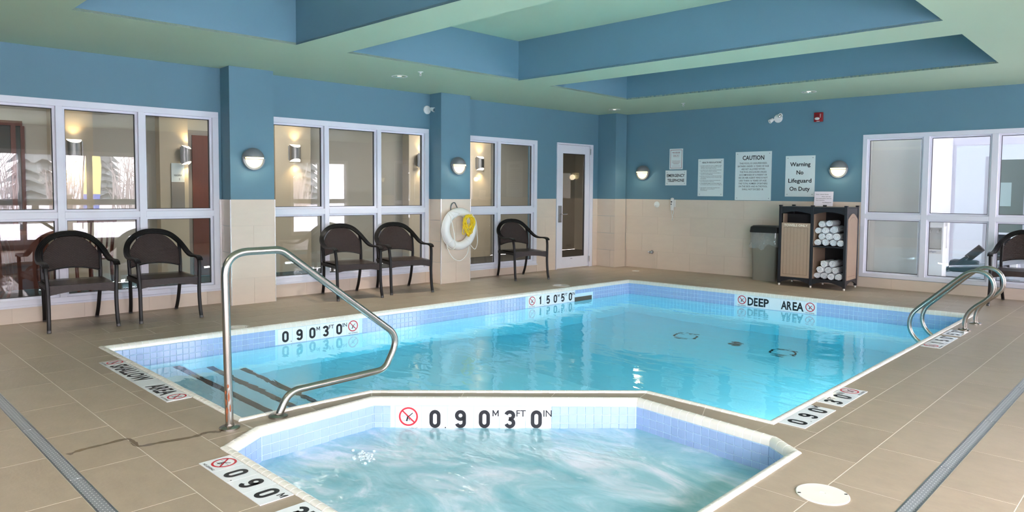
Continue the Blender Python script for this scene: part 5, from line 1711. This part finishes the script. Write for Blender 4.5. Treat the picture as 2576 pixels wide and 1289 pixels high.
# ceiling fittings ------------------------------------------------------------
def downlight(label, x, y):
    t = thing('recessed_downlight', label, 'light', (x, y, ZC), group='recessed ceiling downlights')
    MB().lathe([(0.075, 0.0006), (0.092, 0.0), (0.094, -0.004), (0.088, -0.006), (0.075, -0.003), (0.075, 0.0006)], 36, cap=False).build('trim_ring', M_WPLAST, t, smooth=40)
    MB().lathe([(0.075, -0.003), (0.068, 0.012), (0.050, 0.018), (0.030, 0.0185), (0.001, 0.0185)], 36, cap=False).build('reflector', M_CAN, t, smooth=40)
    MB().lathe([(0.018, 0.018), (0.026, 0.008), (0.026, 0.0), (0.018, -0.001), (0.001, -0.001)], 20).build('bulb', M_BULB, t, smooth=50)


downlight('recessed ceiling downlight above the second left window', 0.714, -4.97)
downlight('recessed ceiling downlight in the far left corner of the soffit', 0.652, -0.717)
downlight('recessed ceiling downlight in the soffit above the notices', 3.696, -0.669)


def sprinkler(label, x, y):
    t = thing('ceiling_sprinkler', label, 'sprinkler', (x, y, ZC))
    MB().lathe([(0.030, 0.0), (0.030, -0.003), (0.012, -0.007), (0.009, -0.016), (0.006, -0.018), (0.006, -0.024), (0.001, -0.024)], 20).build('escutcheon', M_WPLAST, t, smooth=40)
    m = MB()
    for s in (-1, 1): m.tube(bez([(s * 0.008, 0, -0.016), (s * 0.013, 0, -0.028), (s * 0.004, 0, -0.042)], 5), 0.002, 6)
    m.lathe([(0.012, -0.044), (0.012, -0.042), (0.001, -0.042)], 14)
    m.build('deflector', M_WPLAST, t, smooth=40)
    MB().tube([(0, 0, -0.022), (0, 0, -0.040)], 0.0022, 6).build('bulb', M_GASKET, t)


sprinkler('small white ceiling sprinkler beside the nearest downlight', 1.129, -4.991)
sprinkler('small white ceiling sprinkler on the soffit before the far wall', 1.879, -0.701)


def spot_head(label, loc, rz, dirs, r=0.058):
    t = thing('emergency_spot', label, 'light', loc, rz)
    Rx = Matrix.Rotation(pi / 2, 4, 'X')
    pl_ = MB().lathe([(r, 0.0), (r, 0.006), (r * 0.94, 0.016), (r * 0.5, 0.022), (0.001, 0.023)], 28, Rx).build('mount_plate', M_WPLAST, t, smooth=50)
    m = MB()
    for an in (60, 180, 300): m.lathe([(0.005, 0.018), (0.005, 0.020), (0.001, 0.020)], 8, Matrix.Translation((r * 0.6 * cos(radians(an)), 0, r * 0.6 * sin(radians(an)))) @ Rx)
    m.build('screw_hole', M_GASKET, pl_)
    for (base, d) in dirs:
        b = Vector(base); d = Vector(d).normalized(); q = Vector((0, 0, 1)).rotation_difference(d).to_matrix().to_4x4()
        MB().tube([b * 0.55 + Vector((0, -0.015, 0)), b], 0.010, 10).build('swivel_arm', M_WPLAST, t, smooth=60)
        hd = MB().lathe([(0.010, -0.035), (0.022, -0.030), (0.027, 0.0), (0.031, 0.030), (0.031, 0.036), (0.026, 0.036), (0.022, 0.020)], 20, Matrix.Translation(b) @ q, cap=False).build('lamp_head', M_WPLAST, t, smooth=50)
        MB().lathe([(0.026, 0.024), (0.001, 0.030)], 18, Matrix.Translation(b) @ q, cap=False).build('lamp_glass', M_CHROME, hd, smooth=50)


spot_head('white emergency spot on the left wall beside the second column', LW(uL(-3.838), 0, 2.362), AL, [((0.035, -0.080, 0.004), (0.25, -1, -0.25))])
spot_head('white twin emergency spot high on the far wall left of the red alarm', FW(uF(2.935), 0, 2.352), AF,
          [((0.042, -0.062, 0.030), (0.75, -1, 0.15)), ((-0.082, -0.050, -0.028), (-0.7, -0.8, -0.7))], 0.062)
al = thing('fire_alarm_strobe', 'red fire alarm with a clear strobe high on the far wall', 'alarm', FW(uF(3.502), 0, 2.268), AF)
MB().box(-0.061, 0.061, -0.030, 0, 0, 0.132, 0.008).build('alarm_housing', M_REDA, al)
m = MB()
for k in range(5): m.box(-0.047, 0.012, -0.0325, -0.030, 0.070 + k * 0.009, 0.074 + k * 0.009)
m.build('horn_slot', mat('deep_red_plastic', (96, 10, 18), 0.4), al)
MB().ell(Vector((-0.014, -0.032, 0.045)), (0.034, 0.026, 0.020), 18, 10).build('strobe_lens', M_CLEAR, al, smooth=60)
m = MB(); vs_, fs_, ww = TEXTS[('FIRE', 0.012)]
m.add([Vector((0.036 - b_ * 0.022, -0.0305, 0.085 + a_ * 0.030)) for a_, b_ in vs_], fs_); m.build('lettering', M_SIGN, al, kind='stuff')
MB().box(-0.022, 0.020, -0.031, -0.028, 0.004, 0.012).build('label_plate', M_SIGN, al)

# lifebuoy --------------------------------------------------------------------
RC = LW(uL(-3.534), -XC - 0.009, 0.745)
ringb = thing('lifebuoy', 'white ring lifebuoy hanging on the second column', 'lifebuoy', RC, AL)
cyl_y = -0.062
R0, r0 = 0.232, 0.058
m = MB(); m.tube([(R0 * cos(2 * pi * i / 56), cyl_y, R0 * sin(2 * pi * i / 56)) for i in range(56)], r0, 20, closed=True); m.build('ring_body', M_RINGB, ringb, smooth=60)


def rp(an, rad, y=0.0): return (rad * cos(radians(an)), cyl_y + y, rad * sin(radians(an)))


m = MB(); Ro = R0 + r0 + 0.004
m.tube(bez([rp(125, Ro), rp(118, R0 + 0.04, -0.05), rp(100, R0 - 0.02, -0.055), rp(128, R0 - 0.045, -0.045)], 5), 0.005, 8)
m.tube(bez([rp(128, Ro), rp(150, Ro + 0.004, -0.01), rp(180, Ro + 0.006), rp(205, Ro + 0.006), rp(222, Ro + 0.004)], 6), 0.005, 8)
m.tube(bez([rp(132, Ro, -0.02), rp(140, R0 + 0.02, -0.062), (-0.155, cyl_y - 0.075, 0.0), (-0.135, cyl_y - 0.075, -0.13), (-0.118, cyl_y - 0.07, -0.225), (-0.15, cyl_y - 0.06, -0.268), (-0.20, cyl_y - 0.03, -0.245), rp(222, Ro, -0.01)], 6), 0.005, 8)
m.tube(bez([rp(222, Ro), (-0.19, cyl_y - 0.02, -0.30), (-0.10, cyl_y - 0.02, -0.405), (0.01, cyl_y - 0.02, -0.435), (0.11, cyl_y - 0.02, -0.37), (0.165, cyl_y - 0.01, -0.27), rp(306, Ro - 0.01)], 6), 0.005, 8)
m.tube(bez([rp(312, Ro), (0.235, cyl_y - 0.02, -0.275), (0.275, cyl_y - 0.02, -0.285), (0.315, cyl_y - 0.015, -0.20), (0.312, cyl_y - 0.01, -0.06), (0.290, cyl_y - 0.01, 0.10), (0.22, cyl_y - 0.02, 0.19), rp(45, Ro, 0.0)], 6), 0.005, 8)
for an in (128, 222, 308, 45): m.tube([rp(an, R0 + (r0 + 0.002) * cos(q), (r0 + 0.002) * sin(q)) for q in [2 * pi * i / 14 for i in range(14)]], 0.005, 6, closed=True)
m.build('grab_line', M_ROPEW, ringb, smooth=60)
hk = thing('wall_hook', 'grey metal hook behind the top of the lifebuoy', 'hook', LW(uL(-3.585), -XC - 0.009, 1.005), AL)
MB().tube(bez([(-0.048, -0.004, -0.02), (-0.046, -0.010, 0.05), (-0.020, -0.014, 0.093), (0.014, -0.014, 0.096), (0.040, -0.012, 0.06), (0.044, -0.05, 0.0)], 7), 0.007, 10).build('hook_bar', M_HOOK, hk, smooth=60)
MB().box(-0.062, -0.032, -0.006, 0.0, -0.06, -0.01, 0.002).build('hook_plate', M_HOOK, hk)
ry = thing('throw_rope', 'tangled yellow throw rope hung through the white lifebuoy', 'rope', LW(uL(-3.50), -XC - 0.009, 0.745), AL)
rg = random.Random(21); m = MB()
for k in range(17):
    cx0 = 0.06 + rg.uniform(-0.02, 0.02); top = 0.185 + rg.uniform(-0.02, 0.015); wdt = rg.uniform(0.045, 0.105); bot = rg.uniform(-0.12, 0.06)
    P = []
    for i in range(12):
        an = 2 * pi * i / 12 + rg.uniform(-0.12, 0.12)
        P.append((cx0 + wdt * sin(an) * (1 + 0.25 * cos(an)) + rg.uniform(-0.008, 0.008), cyl_y - 0.068 - rg.uniform(0.0, 0.045), (top + bot) / 2 + (top - bot) / 2 * cos(an) + rg.uniform(-0.008, 0.008)))
    P.append(P[0]); m.tube(bez(P, 3), 0.0052, 7)
m.tube(bez([(0.0, cyl_y - 0.075, 0.05), (-0.028, cyl_y - 0.075, 0.0), (-0.03, cyl_y - 0.07, -0.06), (0.0, cyl_y - 0.07, -0.07), (0.01, cyl_y - 0.07, -0.02)], 6), 0.0052, 7)
m.build('rope_coil', M_ROPEY, ry, smooth=60)
for sx in (0.022, 0.118): MB().box(sx - 0.012, sx + 0.012, cyl_y - 0.098, cyl_y - 0.055, 0.155, 0.172, 0.004).build('rope_clip', M_HOOK, ry)


# ================================================================== LOBBY beyond the left windows (left-wall frame: y positive is further away)
def lobby_box(name, mats, u0, u1, y0, y1, z0, z1, parent=None, bv=0.0, **kw):
    return MB().box(u0, u1, y0, y1, z0, z1, bv).build(name, mats, parent, rz=0 if parent else AL, **kw)


YL = 2.62       # lobby back wall distance
lobby_box('wall_lobby_front', M_LOBBY, 0.1, 2.2, 0.0, TH, 0.0, 2.62, kind='structure', label='plain hidden wall added behind the far corner to keep outside light from the lobby')  # added to stop outside light leaking into the lobby
lob = lobby_box('wall_lobby', M_LOBBY, -12.8, 2.2, YL, YL + 0.15, 0.0, 2.62, kind='structure', label='beige back wall of the lobby corridor beyond the left windows')
lobby_box('wall_lobby_end', M_LOBBY, 2.05, 2.2, TH, YL, 0.0, 2.62, kind='structure', label='beige end wall of the lobby corridor beyond the far door')
lobby_box('wall_lobby_near', M_LOBBY, -12.8, -12.65, TH, YL, 0.0, 2.62, kind='structure', label='beige near end wall of the lobby corridor')
lobby_box('floor_lobby', M_LOBBYF, -12.8, 2.2, TH + 0.002, YL, -0.05, -0.002, kind='structure', label='dark carpet of the lobby corridor beyond the glass')
lobby_box('ceiling_lobby', M_LOBBYC, -12.8, 2.2, TH, YL + 0.15, 2.60, 2.65, kind='structure', label='plain ceiling of the lobby corridor')
lob.location = LW(-0.135, 0, 0)
for a_, b_, d_ in ((-7.66, -7.20, 0.22), (-6.40, -6.03, 0.18), (-4.78, -4.20, 0.20), (-2.35, -2.12, 0.20), (-1.15, -0.40, 0.14)):
    MB().box(a_, b_, YL - d_, YL + 0.001, 0, 2.60).build('wall_pier', M_LOBBYP, lob)
# reddish doors and frames in the lobby wall
for a_, b_ in ((-5.93, -5.02), (-2.03, -1.30)):
    d = MB().box(a_ - 0.06, b_ + 0.06, YL - 0.03, YL, 0, 2.10).build('door_frame', M_DOORF, lob)
    MB().box(a_, b_, YL - 0.045, YL - 0.03, 0.02, 2.03).build('door_leaf', M_WOODR, d)
# dark wood framed window opening at the left end
lw_ = MB().box(-9.0, -7.92, YL - 0.035, YL, 2.02, 2.08).box(-8.04, -7.99, YL - 0.045, YL, 0.35, 2.02).box(-9.0, -8.95, YL - 0.035, YL, 0.35, 2.02).box(-7.94, -7.90, YL - 0.035, YL, 0.35, 2.02).box(-9.0, -7.9, YL - 0.04, YL, 0.30, 0.35)
lw_.build('wood_frame', M_WOODR, lob)
MB().box(-8.95, -7.94, YL - 0.012, YL - 0.002, 0.35, 2.02).build('dark_glass', mat('dark_window_glass', (92, 84, 78), 0.08), lob)
MB().box(-12.6, -7.68, YL - 0.02, YL, 0, 0.75).build('wood_wainscot', M_WOODR, lob)


def sconce(label, u, y, z, rz):
    t = thing('wall_sconce', label, 'lamp', LW(u - 0.128, y, z), AL + rz, 'lit wall sconces in the lobby')
    n = 16; R_ = 0.088; m = MB(); vs = []
    top = lambda an: 0.135 - 0.050 * sin(an); bot = lambda an: -0.135 + 0.050 * sin(an)
    for i in range(n + 1):
        an = pi * i / n; vs += [(R_ * cos(an), -0.012 - 0.085 * sin(an), top(an)), (R_ * cos(an), -0.012 - 0.085 * sin(an), bot(an))]
    m.add(vs, [(2 * i, 2 * i + 1, 2 * i + 3, 2 * i + 2) for i in range(n)])
    m.build('sconce_shade', M_NICKEL, t, smooth=60)
    MB().box(-0.10, 0.10, -0.012, 0.0, -0.11, 0.11, 0.003).build('back_plate', M_NICKEL, t)
    for f, sgn in ((top, 1), (bot, -1)):
        vs = [(R_ * 0.95 * cos(pi * i / n), -0.012 - 0.080 * sin(pi * i / n), f(pi * i / n) - sgn * 0.003) for i in range(n + 1)]
        MB().add(vs, [tuple(range(n + 1))]).build('glowing_lens', M_SCON, t)
    for sgn in (-1, 1):
        o = lamp('sconce_beam', 'SPOT', (0, -0.07, sgn * 0.15), 6.0, (1.0, 0.74, 0.40), rot=(0 if sgn < 0 else pi, 0, 0), size=0.03, spot=2.0)
        o.parent = t
    return t


sconce('lit wall sconce on the lobby pier seen through the left window, leftmost', uL(-7.412), YL - 0.22, 1.745, 0)
sconce('lit wall sconce seen side-on beside the brown lobby door', uL(-6.085), YL - 0.18, 1.735, radians(42))
sconce('lit wall sconce behind the second left window, above the chairs', uL(-4.47), YL - 0.20, 1.83, 0)
sconce('lit wall sconce seen side-on behind the right pane of the second window', uL(-2.17), YL - 0.20, 1.80, radians(55))
sconce('lit wall sconce behind the third window by the lifebuoy column', uL(-0.70), YL - 0.14, 1.80, 0)
ls = thing('room_sign', 'tall narrow room sign with NIAGARA lettering below the side-on lobby sconce', 'sign', LW(uL(-6.30), YL - 0.185, 1.0), AL)
MB().box(-0.085, 0.085, -0.008, 0, 0.36, 0.62).build('sign_top', M_SIGN, ls)
MB().box(-0.085, 0.085, -0.010, 0, 0.0, 0.36).build('sign_plaque', M_DOORF, ls)
m = MB(); text_into(m, 'NIAGARA', 0.012, 0.0, 0.44, 0.026, -0.0086, 0.10); text_into(m, '1', 0.012, 0.02, 0.385, 0.03, -0.0086); m.build('lettering', M_BLACK, ls, kind='stuff')


def lobby_chair(label, u, y, rz):
    t = thing('slat_chair', label, 'chair', LW(u - 0.07, y, 0), AL + rz, 'slat-back chairs in the lobby')
    for sx in (-1, 1):
        MB().box(sx * 0.2 - 0.018, sx * 0.2 + 0.018, -0.21, -0.175, 0, 0.45, 0.003).build('leg', M_WOODR, t)
        MB().tube(bez([(sx * 0.2, 0.24, 0), (sx * 0.2, 0.20, 0.45), (sx * 0.2, 0.28, 0.95)], 5), 0.018, 8).build('leg', M_WOODR, t, smooth=60)
    MB().box(-0.22, 0.22, -0.22, 0.21, 0.45, 0.49, 0.008).build('seat', M_WOODR, t)
    MB().box(-0.22, 0.22, 0.255, 0.285, 0.88, 0.97, 0.006).build('top_rail', M_WOODR, t)
    for k in range(5): MB().tube([(-0.13 + 0.065 * k, 0.215, 0.50), (-0.13 + 0.065 * k, 0.265, 0.89)], 0.011, 6).build('back_slat', M_WOODR, t)


lobby_chair('brown slat-back chair at the lobby table, seen through the left window', uL(-7.60), 1.35, radians(200))
lobby_chair('brown slat-back chair left of the lobby table, dim behind the glass', uL(-8.75), 1.55, radians(70))
tb = thing('lobby_table', 'dark round lobby table dimly seen through the lower left window', 'table', LW(uL(-8.2), 1.55, 0), AL)
MB().lathe([(0.42, 0.73), (0.42, 0.76), (0.001, 0.76)], 32).build('table_top', M_WOODR, tb, smooth=40)
for k in range(4):
    an = pi / 4 + k * pi / 2
    MB().tube(bez([(0.30 * cos(an), 0.30 * sin(an), 0.0), (0.20 * cos(an), 0.20 * sin(an), 0.25), (0.24 * cos(an), 0.24 * sin(an), 0.60), (0.30 * cos(an), 0.30 * sin(an), 0.73)], 5), 0.016, 8).build('leg', M_WOODR, tb, smooth=60)

# ================================================================== GYM behind the far window (far-wall frame)
def gym_box(name, mats, u0, u1, y0, y1, z0, z1, **kw): return MB().box(u0, u1, y0, y1, z0, z1).build(name, mats, None, rz=AF, **kw)


gym_box('wall_gym_back', M_GYMW, 2.4, uF(XR) + 0.12, 3.1, 3.2, 0, 2.62, kind='structure', label='white back wall of the gym beyond the far window')
gym_box('wall_gym_left', M_GYMW, 4.58, 4.645, 1.25, 3.1, 0, 2.62, kind='structure', label='white side wall of the gym beyond the far window')
gym_box('wall_gym_partition', M_GYMG, 2.4, 4.66, 0.62, 0.84, 0, 2.62, kind='structure', label='grey partition wall just behind the left pane of the gym window')
gym_box('wall_gym_nook', M_GYMG, 4.00, 4.06, TH, 0.62, 0, 2.62, kind='structure', label='short grey wall added at the left end of the gym window against stray light')  # added to close the gap where sky light reached the partition
gym_box('wall_gym_edge', M_GYMW, 4.66, 4.735, 0.62, 0.84, 0, 2.62, kind='structure', label='white end of the gym partition with a switch')
gym_box('wall_gym_recess', M_GYMW, 2.4, 4.58, 1.25, 1.35, 0, 2.62, kind='structure', label='white wall of the gym behind the water cooler')
gym_box('wall_gym_right', M_GYMW, uF(XR), uF(XR) + 0.12, TH, 1.0, 0, 2.62, kind='structure', label='white window wall of the gym, outside the picture')
for nm_, a_, b_, c_, d_ in (('wall_gym_right', 3.0, 3.2, 0, 2.62), ('wall_gym_right', 1.0, 3.0, 0, 0.5), ('wall_gym_right', 1.0, 3.0, 2.1, 2.62)):
    gym_box(nm_, M_GYMW, uF(XR), uF(XR) + 0.12, a_, b_, c_, d_, kind='structure', label='white window wall of the gym, outside the picture')
gym_box('floor_gym', M_GYMF, 2.4, uF(XR) + 0.12, TH + 0.002, 3.2, -0.05, -0.002, kind='structure', label='grey gym floor beyond the far window')
gym_box('ceiling_gym', M_GYMW, 2.4, uF(XR) + 0.12, TH, 3.2, 2.60, 2.65, kind='structure', label='white gym ceiling beyond the far window')
sw = put('light_switch', MB().box(4.690, 4.712, -0.012, 0.0, 0, 0.10, 0.002).mesh('light_switch', M_TAN), None, FW(0, 0.618, 1.10), AF, label='small beige switch on the white partition edge in the gym', cat='switch')
mir = put('gym_mirror', MB().box(4.70, 6.2, -0.02, 0, 0, 1.83).mesh('gym_mirror', M_MIRROR), None, FW(0, 3.098, 0.22), AF, label='large mirror on the white gym back wall, its reflection painted pale', cat='panel')  # mirror as a pale panel, whitish reflection put into its colour
pn_ = put('reflection_panel', MB().box(5.30, 5.72, -0.02, 0, 0, 1.05).mesh('reflection_panel', mat('grey_green_reflection', (128, 140, 132), 0.4)), None, FW(0, 2.0, 0.72), AF, label='grey-green panel with a pale sheet painted as a mirror reflection behind the right gym pane', cat='panel')  # stands in for a mirror image, reflected tones put into the colour
MB().box(5.38, 5.56, -0.024, -0.02, 0.38, 0.72).build('paper_notice', mat('pale_aqua_paper', (190, 214, 208), 0.7), pn_)  # pale sheet within the painted mirror image
MB().box(5.24, 5.31, -0.05, 0.0, -0.70, 1.10).build('panel_post', M_SILVER, pn_)
MB().box(5.71, 5.78, -0.05, 0.0, -0.70, 1.10).build('panel_post', M_SILVER, pn_)
wc = thing('water_cooler', 'white water cooler with two taps and a name badge behind the gym window', 'cooler', FW(4.79, 1.04, 0), AF)
MB().box(-0.135, 0.135, -0.15, 0.15, 0, 0.50, 0.012).box(-0.135, 0.135, 0.02, 0.15, 0.50, 0.80, 0.008).box(-0.135, -0.112, -0.15, 0.15, 0.48, 0.98, 0.006).box(0.112, 0.135, -0.15, 0.15, 0.48, 0.98, 0.006).box(-0.135, 0.135, -0.15, 0.15, 0.80, 0.99, 0.012).build('cooler_body', M_WPLAST, wc)
MB().box(-0.112, 0.112, -0.154, -0.02, 0.44, 0.50, 0.004).build('drip_tray', M_GYMG, wc)
for sx in (-0.05, 0.05): MB().tube(bez([(sx, 0.02, 0.755), (sx, -0.06, 0.755), (sx, -0.08, 0.72)], 4), 0.014, 10).build('tap', M_WPLAST, wc, smooth=60)
m = MB(); text_into(m, 'Culligan', 0.012, 0, 0.458, 0.022, -0.1545, 0.11); m.build('lettering', mat('blue_grey_print', (90, 104, 130), 0.5), wc, kind='stuff')

# exercise machines: silver frames, black pads
rw_ = thing('rowing_machine', 'silver and black rowing machine low on the gym floor behind the glass', 'exercise machine', FW(5.44, 1.48, 0), AF + radians(2))
MB().tube([(-0.62, 0, 0.17), (0.98, 0, 0.50)], 0.040, 10).build('main_beam', M_SILVER, rw_, smooth=60)
MB().box(-0.72, -0.40, -0.20, 0.20, 0.0, 0.07, 0.02).build('front_foot', M_RUBBER, rw_)
MB().box(0.80, 0.90, -0.26, 0.26, 0.0, 0.06, 0.015).build('rear_foot', M_RUBBER, rw_)
for s in (-0.12, 0.12):
    MB().box(-0.17, 0.17, -0.055, 0.055, -0.02, 0.02, 0.012).build('foot_pad', M_RUBBER, rw_, loc=(-0.42, s, 0.29), rot=(0, radians(-38), 0))
MB().tube([(-0.30, 0, 0.36), (-0.14, 0, 0.52)], 0.055, 14).build('flywheel_drum', M_RUBBER, rw_, smooth=50)
MB().lathe([(0.056, 0), (0.056, 0.012), (0.04, 0.02), (0.001, 0.02)], 18, Matrix.Translation((-0.30, 0, 0.36)) @ Matrix.Rotation(radians(-135), 4, 'Y')).build('drum_cap', M_CHROME, rw_, smooth=40)
MB().box(0.18, 0.52, -0.14, 0.14, 0.40, 0.47, 0.025).build('seat', M_RUBBER, rw_)
MB().tube([(-0.62, 0.0, 0.07), (-0.55, 0, 0.22)], 0.03, 8).build('upright', M_SILVER, rw_)
MB().box(-0.52, -0.16, -0.13, 0.13, 0.16, 0.33, 0.05).build('drive_housing', M_RUBBER, rw_)
MB().box(-0.10, 0.16, -0.16, 0.16, 0.20, 0.26, 0.02).build('side_plate', M_SILVER, rw_)
MB().tube([(-0.5, -0.2, 0.24), (0.1, -0.22, 0.30)], 0.018, 8).build('grip_bar', M_CHROME, rw_, smooth=60)
MB().tube([(0.85, 0.0, 0.05), (0.85, 0, 0.46)], 0.03, 8).build('upright', M_SILVER, rw_)
wm = thing('weight_machine', 'tall weight machine with black plates behind the gym window by the right chair', 'exercise machine', FW(5.42, 2.45, 0), AF)
for k in range(11): MB().box(-0.11, 0.11, -0.05, 0.05, 0.10 + 0.052 * k, 0.148 + 0.052 * k, 0.004).build('weight_plate', M_RUBBER, wm)
for sx in (-0.17, 0.17): MB().box(sx - 0.035, sx + 0.035, -0.04, 0.04, 0.0, 1.05, 0.008).build('upright', M_WPLAST, wm)
MB().box(-0.20, 0.20, -0.05, 0.05, 1.05, 1.12, 0.01).build('top_bar', M_WPLAST, wm)
MB().box(-0.06, 0.06, -0.07, -0.05, 0.70, 0.82, 0.004).build('label_plate', M_SIGN, wm)
MB().box(-0.17, 0.17, -0.075, -0.055, 0.745, 0.765).build('selector_bar', M_CHROME, wm)
MB().box(-0.35, 0.35, -0.06, 0.50, 0.0, 0.06, 0.01).build('base', M_SILVER, wm)
db = [(5.95, 1.0), (6.12, 1.05), (6.32, 1.0), (6.50, 1.06)]
for k, (x_, y_) in enumerate(db):
    t = thing('dumbbell', 'small dumbbell on the gym floor below the window, number counted from the left is %s' % ('first', 'second', 'third', 'fourth')[k], 'dumbbell', FW(x_, y_, 0.045), AF + 1.2 + 0.2 * k, 'dumbbells on the gym floor')
    t['label'] = ('chrome-handled dumbbell on the gym floor behind the chair, %s from the left' % ('first', 'second', 'third', 'fourth')[k])
    MB().tube([(-0.07, 0, 0), (0.07, 0, 0)], 0.014, 8).build('handle', M_CHROME, t, smooth=60)
    for s in (-1, 1): MB().tube([(s * 0.06, 0, 0), (s * 0.12, 0, 0)], 0.045, 6).build('weight_head', M_RUBBER, t)

# ================================================================== OUTSIDE: snow, trees, fence, banner (seen in the glass)
m = MB()
gx = [-14 + 2.8275 * k for k in range(9)] + [9.6 + 1.0 * k for k in range(14)] + [25 + 5 * k for k in range(14)]
gx[8] = XR + 0.22
gy = [-45 + 4.0225 * k for k in range(9)] + [-11.6 + 1.3 * k for k in range(24)] + [22 + 4 * k for k in range(8)]
gy[8] = YB - 0.22
nx, ny = len(gx), len(gy)
vs = []
for y in gy:
    for x in gx:
        k = max(0.0, min(1.0, (x - XR - 0.3) / 6))
        vs.append((x, y, -0.22 + (0.35 * mnoise.noise(Vector((x * 0.15, y * 0.15, 0))) + 0.1 * mnoise.noise(Vector((x * 0.6, y * 0.6, 2)))) * k + 0.022 * max(0, x - 14)))
m.add(vs, [(q * nx + i, q * nx + i + 1, (q + 1) * nx + i + 1, (q + 1) * nx + i) for q in range(ny - 1) for i in range(nx - 1) if not (i < 8 and q >= 8)])
m.build('snowy_ground', M_SNOW, None, smooth=60, label='snow covered ground outside, mirrored in the left windows', cat='ground', kind='structure')


def conifer_mesh(seed):
    r = random.Random(seed); m = MB(); N = 12
    for k in range(N):
        z = 0.10 + 0.88 * k / N; rad = 0.24 * (1 - k / N) ** 0.9 + 0.015; n = 14; vs = []
        for i in range(n):
            an = 2 * pi * i / n + k; q = rad * (1.0 if i % 2 else 0.62) * r.uniform(0.8, 1.15); vs.append((q * cos(an), q * sin(an), z - 0.05 * (1 if i % 2 else 0.3)))
        vs.append((0, 0, z + 0.12)); m.add(vs, [(i, (i + 1) % n, n) for i in range(n)])
    return m.mesh('conifer_foliage', M_PINE)


CM = [conifer_mesh(s) for s in range(3)]
TRK = MB().lathe([(0.022, 0), (0.012, 0.5), (0.001, 0.9)], 8).mesh('trunk', M_TRUNK)
tr_ = random.Random(31)
ORD = ['first', 'second', 'third', 'fourth', 'fifth', 'sixth', 'seventh', 'eighth', 'ninth', 'tenth', 'eleventh', 'twelfth', 'thirteenth', 'fourteenth', 'fifteenth', 'sixteenth']
for k in range(16):
    x_, y_ = 30 + tr_.uniform(0, 14), -30 + k * 4.2 + tr_.uniform(-0.5, 0.5); hh = tr_.uniform(4.0, 9.0)
    t = thing('conifer_tree', 'snowy conifer outside, number %d along the row mirrored in the left windows' % (k + 1), 'tree', (x_, y_, 0.1), tr_.uniform(0, 6), 'snowy conifers outside')
    t['label'] = 'snow dusted conifer outside in the snow, %s of its row counted from the near end' % ORD[k]
    put('foliage', CM[k % 3], t).scale = (hh, hh, hh); put('trunk', TRK, t).scale = (hh, hh, hh)


def bush_mesh(seed):
    r = random.Random(seed); m = MB()
    for k in range(46):
        b = Vector((r.uniform(-0.5, 0.5), r.uniform(-0.5, 0.5), 0)); tip = b + Vector((r.uniform(-0.4, 0.4), r.uniform(-0.4, 0.4), r.uniform(1.2, 2.6)))
        m.tube([b, (b + tip) / 2 + Vector((r.uniform(-0.1, 0.1), r.uniform(-0.1, 0.1), 0)), tip], 0.02, 4, rs=[0.022, 0.015, 0.004])
        for q in range(3):
            s = b.lerp(tip, r.uniform(0.35, 0.9)); m.tube([s, s + Vector((r.uniform(-0.4, 0.4), r.uniform(-0.4, 0.4), r.uniform(0.1, 0.6)))], 0.008, 3)
    return m.mesh('bare_bush', M_TWIG)


BM = [bush_mesh(s) for s in range(3)]
for k in range(14):
    o = put('bare_bush', BM[k % 3], None, (24 + tr_.uniform(0, 3), -26 + 2.4 * k + tr_.uniform(-0.5, 0.5), 0.0), tr_.uniform(0, 6), 'leafless grey thicket outside before the conifers, %s counted from the near end' % ORD[k], 'bush', 'bare bushes outside')
    o.scale = (1.3, 1.3, tr_.uniform(0.8, 1.25))
fe = thing('wooden_fence', 'weathered rail fence in the snow outside, mirrored in the left window', 'fence', (15.0, -8.0, 0))
for k in range(8): MB().box(-0.06, 0.06, -0.06, 0.06, -0.4, 1.1).build('fence_post', M_FENCE, fe, (0, -8 + 2 * k, 0))
for k in range(7):
    for z in (0.35, 0.85): MB().box(-0.03, 0.03, 0.06, 1.94, z - 0.06, z + 0.06).build('fence_rail', M_FENCE, fe, (0.0, -8 + 2 * k, 0))
bnn = thing('feather_banner', 'yellow and blue feather banner in the snow outside, mirrored in the left window', 'banner', (17.0, -5.4, 0))
MB().tube(bez([(0, 0, -0.3), (0, 0.02, 1.2), (0, 0.12, 2.5), (0, 0.35, 2.95)], 6), 0.018, 8).build('pole', M_FENCE, bnn, smooth=60)
MB().prism([(0.03, 0.4), (0.45, 0.5), (0.50, 1.1), (0.04, 1.1)], -0.004, 0.004, Matrix(((0, 0, 1, 0), (1, 0, 0, 0), (0, 1, 0, 0), (0, 0, 0, 1)))).build('banner_cloth', M_FLAGB, bnn)
MB().prism([(0.04, 1.1), (0.50, 1.1), (0.55, 2.0), (0.48, 2.7), (0.32, 2.92), (0.14, 2.5)], -0.004, 0.004, Matrix(((0, 0, 1, 0), (1, 0, 0, 0), (0, 1, 0, 0), (0, 0, 0, 1)))).build('banner_cloth', M_FLAGY, bnn)
